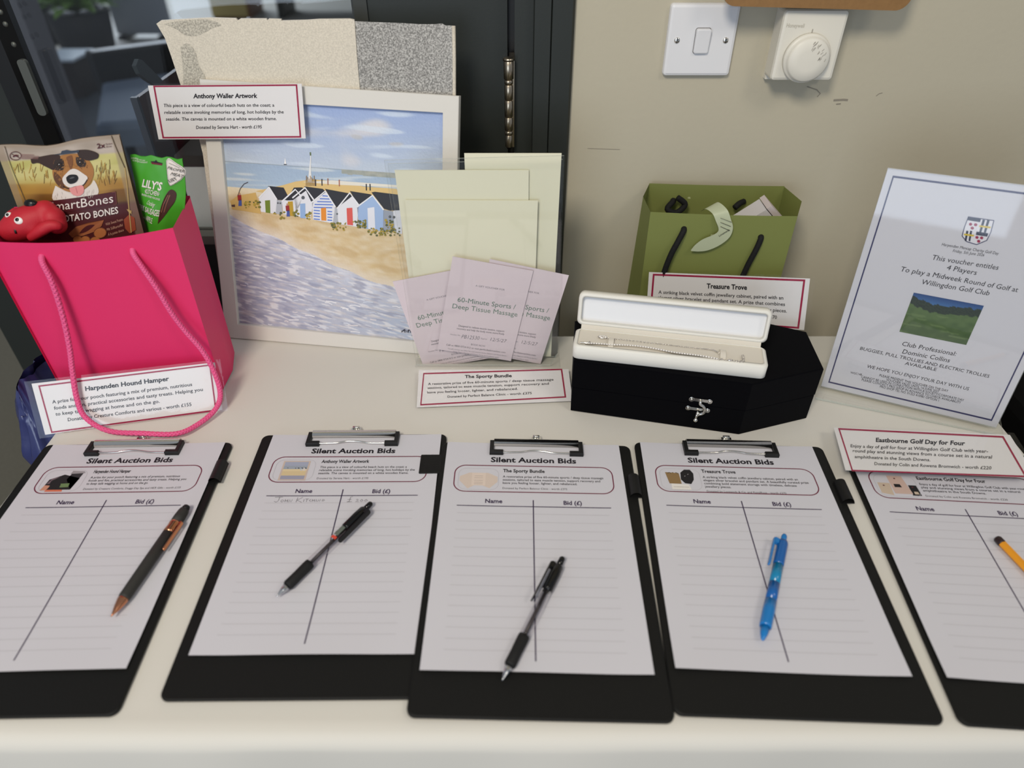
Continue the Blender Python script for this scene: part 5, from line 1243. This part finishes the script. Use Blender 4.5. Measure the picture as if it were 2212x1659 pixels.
# ------------------------------------------------------------------ coffin box, bracelet box, bracelet, pendant
M_VELVET = mat('black_velvet', (7, 7, 10), 0.95, spec=0.03, sheen=0.03)
t = thing('coffin_box', 'black velvet coffin shaped jewellery cabinet with a silver latch', 'jewellery cabinet', (0.235, 0.725, 0.7505))
CP = [(0.0770, 0.6940), (0.2860, 0.6475), (0.3815, 0.6785), (0.3865, 0.7580), (0.2950, 0.8000), (0.0850, 0.7840)]
b = MB(); b.prism(CP, 0.7505, 0.7893, M_VELVET, bevel=0.0010); b.build('body', t)
cxm = sum(p[0] for p in CP) / 6; cym = sum(p[1] for p in CP) / 6
b = MB(); b.prism([(cxm + (x - cxm) * 1.004, cym + (y - cym) * 1.006) for x, y in CP], 0.7898, 0.8312, M_VELVET, bevel=0.0015); b.build('lid', t)
LO = Vector((0.2320, 0.6587, 0.783)); lt = Vector((0.976, -0.217, 0)); ln_ = Vector((-0.217, -0.976, 0))
def LX(s_, z, o): return LO + lt * s_ + Vector((0, 0, z)) + ln_ * o
b = MB(); lf = lambda x, y, z: tuple(LX(x, y, z))
for z0, x0, x1 in ((0.0150, -0.0105, 0.0115), (0.0005, -0.0125, 0.0110)):
    b.prism(rounded(x0 - 0.0032, z0 - 0.0034, x0 + 0.0034, z0 + 0.0034, 0.0032, 5), 0.0006, 0.0020, M_CHROME, xf=lf, bevel=0.0004)
    b.prism(rounded(x1 - 0.0034, z0 - 0.0034, x1 + 0.0032, z0 + 0.0034, 0.0032, 5), 0.0006, 0.0020, M_CHROME, xf=lf, bevel=0.0004)
    b.prism(rounded(x0, z0 - 0.0022, x1, z0 + 0.0022, 0.001, 2), 0.0006, 0.0018, M_CHROME, xf=lf)
    for xx in (x0, x1): b.ball((xx, z0, 0.0022), 0.0016, 0.0016, 0.0009, M_CHROME, 10, 6, xf=lf)
b.build('latch_plate', t)
b = MB(); b.tube(smooth_path([LX(0.0005, 0.0150, 0.003), LX(0.0010, 0.0110, 0.0042), LX(0.0055, 0.0080, 0.0046), LX(0.0075, 0.0030, 0.0046), LX(0.0065, -0.0020, 0.0046), LX(0.0020, -0.0050, 0.0046), LX(-0.0005, -0.0070, 0.0046)], 6), lambda k: 0.0021 - 0.0005 * (k / 36), M_CHROME, 10); b.build('hook', t)
b = MB()
for c_, r_ in (((0.0000, -0.0035), 0.0024), ((-0.0010, -0.0140), 0.0030)): b.ball((c_[0], c_[1], 0.0050), r_, r_, r_, M_CHROME, 16, 10, xf=lf)
b.tube([LX(-0.0008, -0.0035, 0.0050), LX(-0.0010, -0.0140, 0.0050)], 0.0014, M_CHROME, 8); b.build('catch_knob', t)

t = thing('bracelet_box', 'open white padded bracelet box standing on the black coffin box', 'jewellery box', (0.19, 0.70, 0.8312))
WO = Vector((0.0744, 0.6971, 0.8314)); wx = Vector((0.9828, -0.1850, 0)); wy = Vector((0.1850, 0.9828, 0)); wz = Vector((0, 0, 1))
LNG, DEP = 0.2325, 0.0425
M_LEATHER = mat('white_leatherette', (224, 222, 214), 0.5, bump=0.1, bscale=700)
M_VEL_C = mat('cream_velvet', (212, 206, 194), 0.9, sheen=0.2)
def tray(outl, inn, h, floor_z, m, mf, xf, name, fname):
    n = len(outl); b = MB(); e = 0.0022
    def ins(pts, d):
        cx = sum(p[0] for p in pts) / len(pts); cy = sum(p[1] for p in pts) / len(pts)
        return [(x - math.copysign(min(d, abs(x - cx)), x - cx), y - math.copysign(min(d, abs(y - cy)), y - cy)) for x, y in pts]
    rings = [[(x, y, 0.0) for x, y in ins(outl, e)], [(x, y, e) for x, y in outl], [(x, y, h - e) for x, y in outl], [(x, y, h) for x, y in ins(outl, e)], [(x, y, h) for x, y in ins(inn, -0.0006)], [(x, y, h - 0.001) for x, y in inn], [(x, y, floor_z) for x, y in inn]]
    b.add([xf(*p) for r in rings for p in r], [tuple(range(n))[::-1]] + [(k * n + i, k * n + (i + 1) % n, (k + 1) * n + (i + 1) % n, (k + 1) * n + i) for k in range(len(rings) - 1) for i in range(n)], m, True)
    o = b.build(name, t)
    b = MB(); b.add([xf(x, y, floor_z) for x, y in inn], [tuple(range(n))], mf); b.build(fname, t)
    return o
o_ = rounded(0, 0, LNG, DEP, 0.007, 6); i_ = rounded(0.0045, 0.0045, LNG - 0.0045, DEP - 0.0030, 0.004, 6)
tray(o_, i_, 0.0205, 0.0192, M_LEATHER, M_VEL_C, lambda x, y, z: tuple(WO + wx * x + wy * y + wz * z), 'base', 'insert')
ca, sa = math.cos(R(13)), math.sin(R(13))
def lid(x, y, z):
    # y: away from the hinge, z: from lid top down to its open face
    up = wz * ca + wy * sa; inn = -wy * ca + wz * sa
    return tuple(WO + wy * (DEP + 0.0125) + wz * 0.0215 + wx * x + up * y + inn * z)
tray(o_, rounded(0.0045, 0.0045, LNG - 0.0045, DEP - 0.0045, 0.004, 6), 0.0140, 0.0060, M_LEATHER, mat('white_satin', (226, 227, 230), 0.35), lid, 'lid', 'lid_lining')
b = MB(); b.grid(8, 4, lambda u, v: tuple(Vector((WO + wx * (0.006 + (LNG - 0.012) * u) + wy * (DEP - 0.003 + 0.004 * v) + wz * (0.0185 + 0.007 * v)))), M_VEL_C); b.build('hinge_lining', t)
ZI = 0.8314 + 0.0192
for xs_ in (0.0455, 0.1800):
    b = MB(); b.grid(4, 8, lambda u, v: tuple(WO + wx * (xs_ - 0.003 + 0.0065 * u) + wy * (0.0065 + 0.021 * v) + wz * (0.0194 + 0.0042 * math.sin(math.pi * v))), M_VEL_C); b.build('strap', t)
M_SILVER = mat('silver', (222, 217, 210), 0.24, metal=1.0)
M_STONE = mat('crystal', (244, 240, 236), 0.05, spec=1.0, coat=1.0)
def on_box(pts, dz): return [Vector((x, y, ZI + dz)) for x, y in pts]
bp = smooth_path(on_box([(0.0915, 0.7015), (0.1058, 0.7005), (0.1223, 0.6985), (0.1474, 0.6965), (0.1695, 0.6915), (0.1967, 0.6820), (0.2261, 0.6755), (0.2470, 0.6685)], 0.0016), 10)
t = thing('bracelet', 'silver crystal link bracelet strapped across the open white box', 'bracelet', (0.17, 0.69, ZI))
acc = 0; nxt = 0; b = MB(); st = MB()
for i in range(len(bp) - 1):
    seg = bp[i + 1] - bp[i]; L = seg.length; d = seg.normalized(); s_ = d.cross(Vector((0, 0, 1)))
    while nxt < acc + L:
        p = bp[i] + d * (nxt - acc); w = 0.0014
        b.add([tuple(p + d * a * w + s_ * c * w + Vector((0, 0, e))) for e in (-0.0012, 0.0006) for a in (-1, 1) for c in (-1, 1)], [(0, 1, 3, 2), (4, 6, 7, 5), (0, 4, 5, 1), (2, 3, 7, 6), (0, 2, 6, 4), (1, 5, 7, 3)], M_SILVER)
        st.ball(tuple(p + Vector((0, 0, 0.0007))), 0.0011, 0.0011, 0.0009, M_STONE, 8, 5)
        nxt += 0.00315
    acc += L
b.build('links', t); st.build('stones', t)
b = MB(); cl = smooth_path(on_box([(0.0840, 0.7030), (0.0890, 0.7025), (0.0930, 0.7020), (0.0960, 0.7045)], 0.0022), 8)
b.tube(cl, 0.0011, M_SILVER, 8); b.ball((0.0930, 0.7020, ZI + 0.0024), 0.0022, 0.0016, 0.0016, M_SILVER, 12, 8)
b.build('clasp', t)
b = MB(); ep = smooth_path(on_box([(0.2470, 0.6685), (0.2644, 0.6655), (0.2741, 0.6640), (0.2770, 0.6720), (0.2775, 0.6760)], 0.0018), 8)
for k in range(0, len(ep) - 1, 2):
    b.tube([ep[k] + Vector((math.cos(a * 0.785) * 0.0014, math.sin(a * 0.785) * 0.0014, 0.0006 * (k % 4 - 1))) for a in range(8)], 0.00045, M_SILVER, 6, closed=True)
b.ball((0.2600, 0.6662, ZI + 0.0022), 0.0034, 0.0018, 0.0016, M_SILVER, 12, 8); b.build('extender_chain', t)
t = thing('necklace', 'fine silver chain with a small pendant behind the bracelet in the white box', 'necklace', (0.17, 0.70, ZI))
np_ = smooth_path(on_box([(0.1180, 0.7140), (0.1261, 0.7125), (0.1793, 0.7020), (0.2200, 0.6935), (0.2435, 0.6890), (0.2502, 0.6825)], 0.0010), 14)
b = MB()
for k in range(len(np_)):
    d = (np_[min(k + 1, len(np_) - 1)] - np_[max(k - 1, 0)]).normalized(); s_ = d.cross(Vector((0, 0, 1)))
    q = s_ if k % 2 else Vector((0, 0, 1))
    b.tube([np_[k] + d * math.cos(a * 1.047) * 0.0012 + q * math.sin(a * 1.047) * 0.0008 for a in range(6)], 0.00042, M_SILVER, 5, closed=True)
b.build('chain', t)
b = MB(); c_ = Vector((0.1130, 0.7150, ZI + 0.002))
b.tube([c_ + wx * 0.0055 * math.cos(a * 0.449) + wy * 0.0026 * math.sin(a * 0.449) for a in range(14)], 0.0008, M_SILVER, 8, closed=True)
for k in range(9): b.ball(tuple(c_ + wx * 0.0040 * math.cos(k * 0.7) + wy * 0.0016 * math.sin(k * 0.7)), 0.0010, 0.0010, 0.0010, M_STONE, 8, 6)
b.build('pendant', t)

# ------------------------------------------------------------------ golf voucher in its clear stand
GQ = [Vector(p) for p in ((0.428, 0.773, 1.0460), (0.620, 0.687, 1.0500), (0.612, 0.654, 0.7560), (0.421, 0.740, 0.7545))]
gn = (GQ[3] - GQ[0]).cross(GQ[1] - GQ[0]).normalized()
t = thing('sign_holder', 'clear acrylic stand holding the golf voucher at the right end', 'sign holder', (0.53, 0.70, 0.7502))
q = [p + gn * 0.0022 for p in GQ]; b = MB(); b.slab(q, 0.0014, ACRYLIC, ACRYLIC_EDGE); b.build('front_pane', t)
q = [p - gn * 0.0012 for p in GQ]; b = MB(); b.slab(q, 0.0016, ACRYLIC, ACRYLIC_EDGE); b.build('back_pane', t)
b = MB(); b.prism([(0.4060, 0.7165), (0.6170, 0.6420), (0.650, 0.720), (0.440, 0.800)], 0.7502, 0.7522, ACRYLIC); b.add([(0.4060, 0.7165, 0.7502), (0.6170, 0.6420, 0.7502), (0.6170, 0.6420, 0.7535), (0.4060, 0.7165, 0.7535)], [(0, 1, 2, 3)], ACRYLIC_EDGE); b.build('foot', t)
t = thing('golf_voucher', 'white golf voucher sheet with a green course photo in the right clear stand', 'voucher', tuple((GQ[2] + GQ[3]) / 2))
b = MB(); b.slab(GQ, 0.0004, WHITE_PAPER); b.build('paper', t)
TRx = (2394.8 - 1700) * 2.1836; TRy = (423.1 - 340) * 2.1836
hmZ = homography([(475, 60), (TRx, TRy), (980, 1283), (155, 1090)]); BZ = bilinear(GQ)
ZF = lambda x, y, e=0.0002: BZ(*hmZ(x, y), e)
NAVY = mat('navy_ink', (52, 52, 92), 0.7)
b = MB()
frame_lines(b, [(0.0385, 0.0295), (0.9615, 0.0295), (0.9615, 0.9705), (0.0385, 0.9705)], 0.0075, NAVY, lambda u, v: BZ(u, v, 0.0002)); b.build('border', t)
b = MB()
for s_, a, c, sz in (('Harpenden Mencap Charity Golf Day', (723, 424), (990, 466), 20), ('Friday, 5th June 2026', (775, 454), (922, 474), 20), ('This voucher entitles', (675, 490), (988, 537), 34), ('4 Players', (744, 537), (885, 562), 34),
    ('To play a Midweek Round of Golf at', (527, 546), (1080, 642), 34), ('Willingdon Golf Club', (625, 606), (945, 658), 34), ('Club Professional:', (533, 897), (787, 945), 30), ('Dominic Collins', (535, 934), (757, 976), 30)):
    put_text(b, s_, a, c, sz, INK, ZF, bold=0.0, shear=0.28, down=True)
for s_, a, c, sz in (('BUGGIES, PULL TROLLIES AND ELECTRIC TROLLIES', (337, 918), (945, 1048), 22), ('AVAILABLE', (547, 987), (695, 1017), 22), ('WE HOPE YOU ENJOY YOUR DAY WITH US', (368, 1002), (848, 1108), 22)):
    put_text(b, s_, a, c, sz, INK, ZF, shear=0.22, down=True)
for s_, a, c, sz in (('WGC148', (292, 1030), (345, 1041), 14), ('PLEASE PRESENT THIS VOUCHER ON THE DAY', (428, 1043), (752, 1116), 16), ('VOUCHER VALID UNTIL 1st JUNE 2027', (460, 1064), (708, 1119), 16), ('CANNOT BE USED IN CONJUCTION WITH A SOCIETY/CORPORATE DAY', (342, 1050), (826, 1160), 16),
    ('PLEASE CONTACT PRO SHOP IN ADVANCE TO CHECK AVAILABILITY', (345, 1064), (812, 1171), 16), ('PRO SHOP TEL NO. 01323 410981 OPTION 1', (430, 1096), (707, 1161), 16)):
    put_text(b, s_, a, c, sz, INK, ZF, bold=0.0, down=True)
b.build('printed_text', t)
PH = [ZF(592, 647, 0.0002), ZF(922, 707, 0.0002), ZF(838, 893, 0.0002), ZF(523, 832, 0.0002)]; BH = bilinear(PH)
def golf_col(u, v):
    n = nz(u * 9, v * 9, 4); tl = 0.30 + 0.06 * math.sin(u * 5) + 0.05 * nz(u * 14, 2) - 0.10 * (1 - u) ** 2
    if v < tl - 0.13 + 0.1 * (u > 0.5) * 0: c = mixc((26, 62, 118), (70, 118, 170), v / 0.25)
    elif v < tl + 0.06: c = mixc((24, 34, 26), (44, 58, 36), 0.5 + nz(u * 40, v * 40) * 1.4)
    else: c = mixc((82, 104, 56), (58, 82, 36), sm(0.35, 1, v) + n * 0.6)
    if v > 0.42 and nz(u * 3, v * 16, 7) > 0.25: c = mixc(c, (104, 124, 74), 0.6)
    return lin(c)
b = MB(); b.grid(60, 46, lambda u, v: BH(u, v), painted_mat('photo_print', 0.4), True, golf_col); b.build('course_photo', t)
b = MB(); sh = lambda x, y, e=0.0003: ZF(x, y, e)
poly(b, [(850, 287), (970, 304), (955, 360), (936, 398), (888, 418), (842, 404), (820, 378), (830, 340)], pc('shield_white', (216, 214, 220), 0.6), lambda x, y: sh(x, y, 0.00025))
frame_lines(b, [(850, 287), (970, 304), (955, 360), (936, 398), (888, 418), (842, 404), (820, 378), (830, 340)], 4, NAVY, sh)
NB = pc('shield_navy', (36, 38, 62), 0.6); CR2 = pc('shield_crimson', (150, 30, 70), 0.6); GD = pc('shield_gold', (206, 180, 50), 0.6)
poly(b, [(850, 288), (910, 297), (904, 312), (846, 303)], NB, sh); poly(b, [(888, 356), (944, 364), (938, 380), (884, 372)], NB, sh)
for x in (922, 944): poly(b, [(x - 5, 299), (x + 7, 301), (x - 12, 362), (x - 22, 360)], NB, sh)
for x in (842, 860): poly(b, [(x - 2, 352), (x + 8, 354), (x - 2, 404), (x - 10, 400)], NB, sh)
poly(b, [(902, 326), (956, 333), (952, 341), (900, 334)], GD, lambda x, y: sh(x, y, 0.0004)); poly(b, [(830, 366), (878, 372), (874, 380), (828, 374)], GD, lambda x, y: sh(x, y, 0.0004))
for x, y in ((860, 322), (884, 324), (868, 340), (890, 384), (912, 386), (898, 402)): poly(b, [(x + 9 * math.cos(a * 1.257 - 1.3), y + 8 * math.sin(a * 1.257 - 1.3)) for a in range(5)], CR2, lambda x, y: sh(x, y, 0.0004))
b.build('shield_emblem', t)
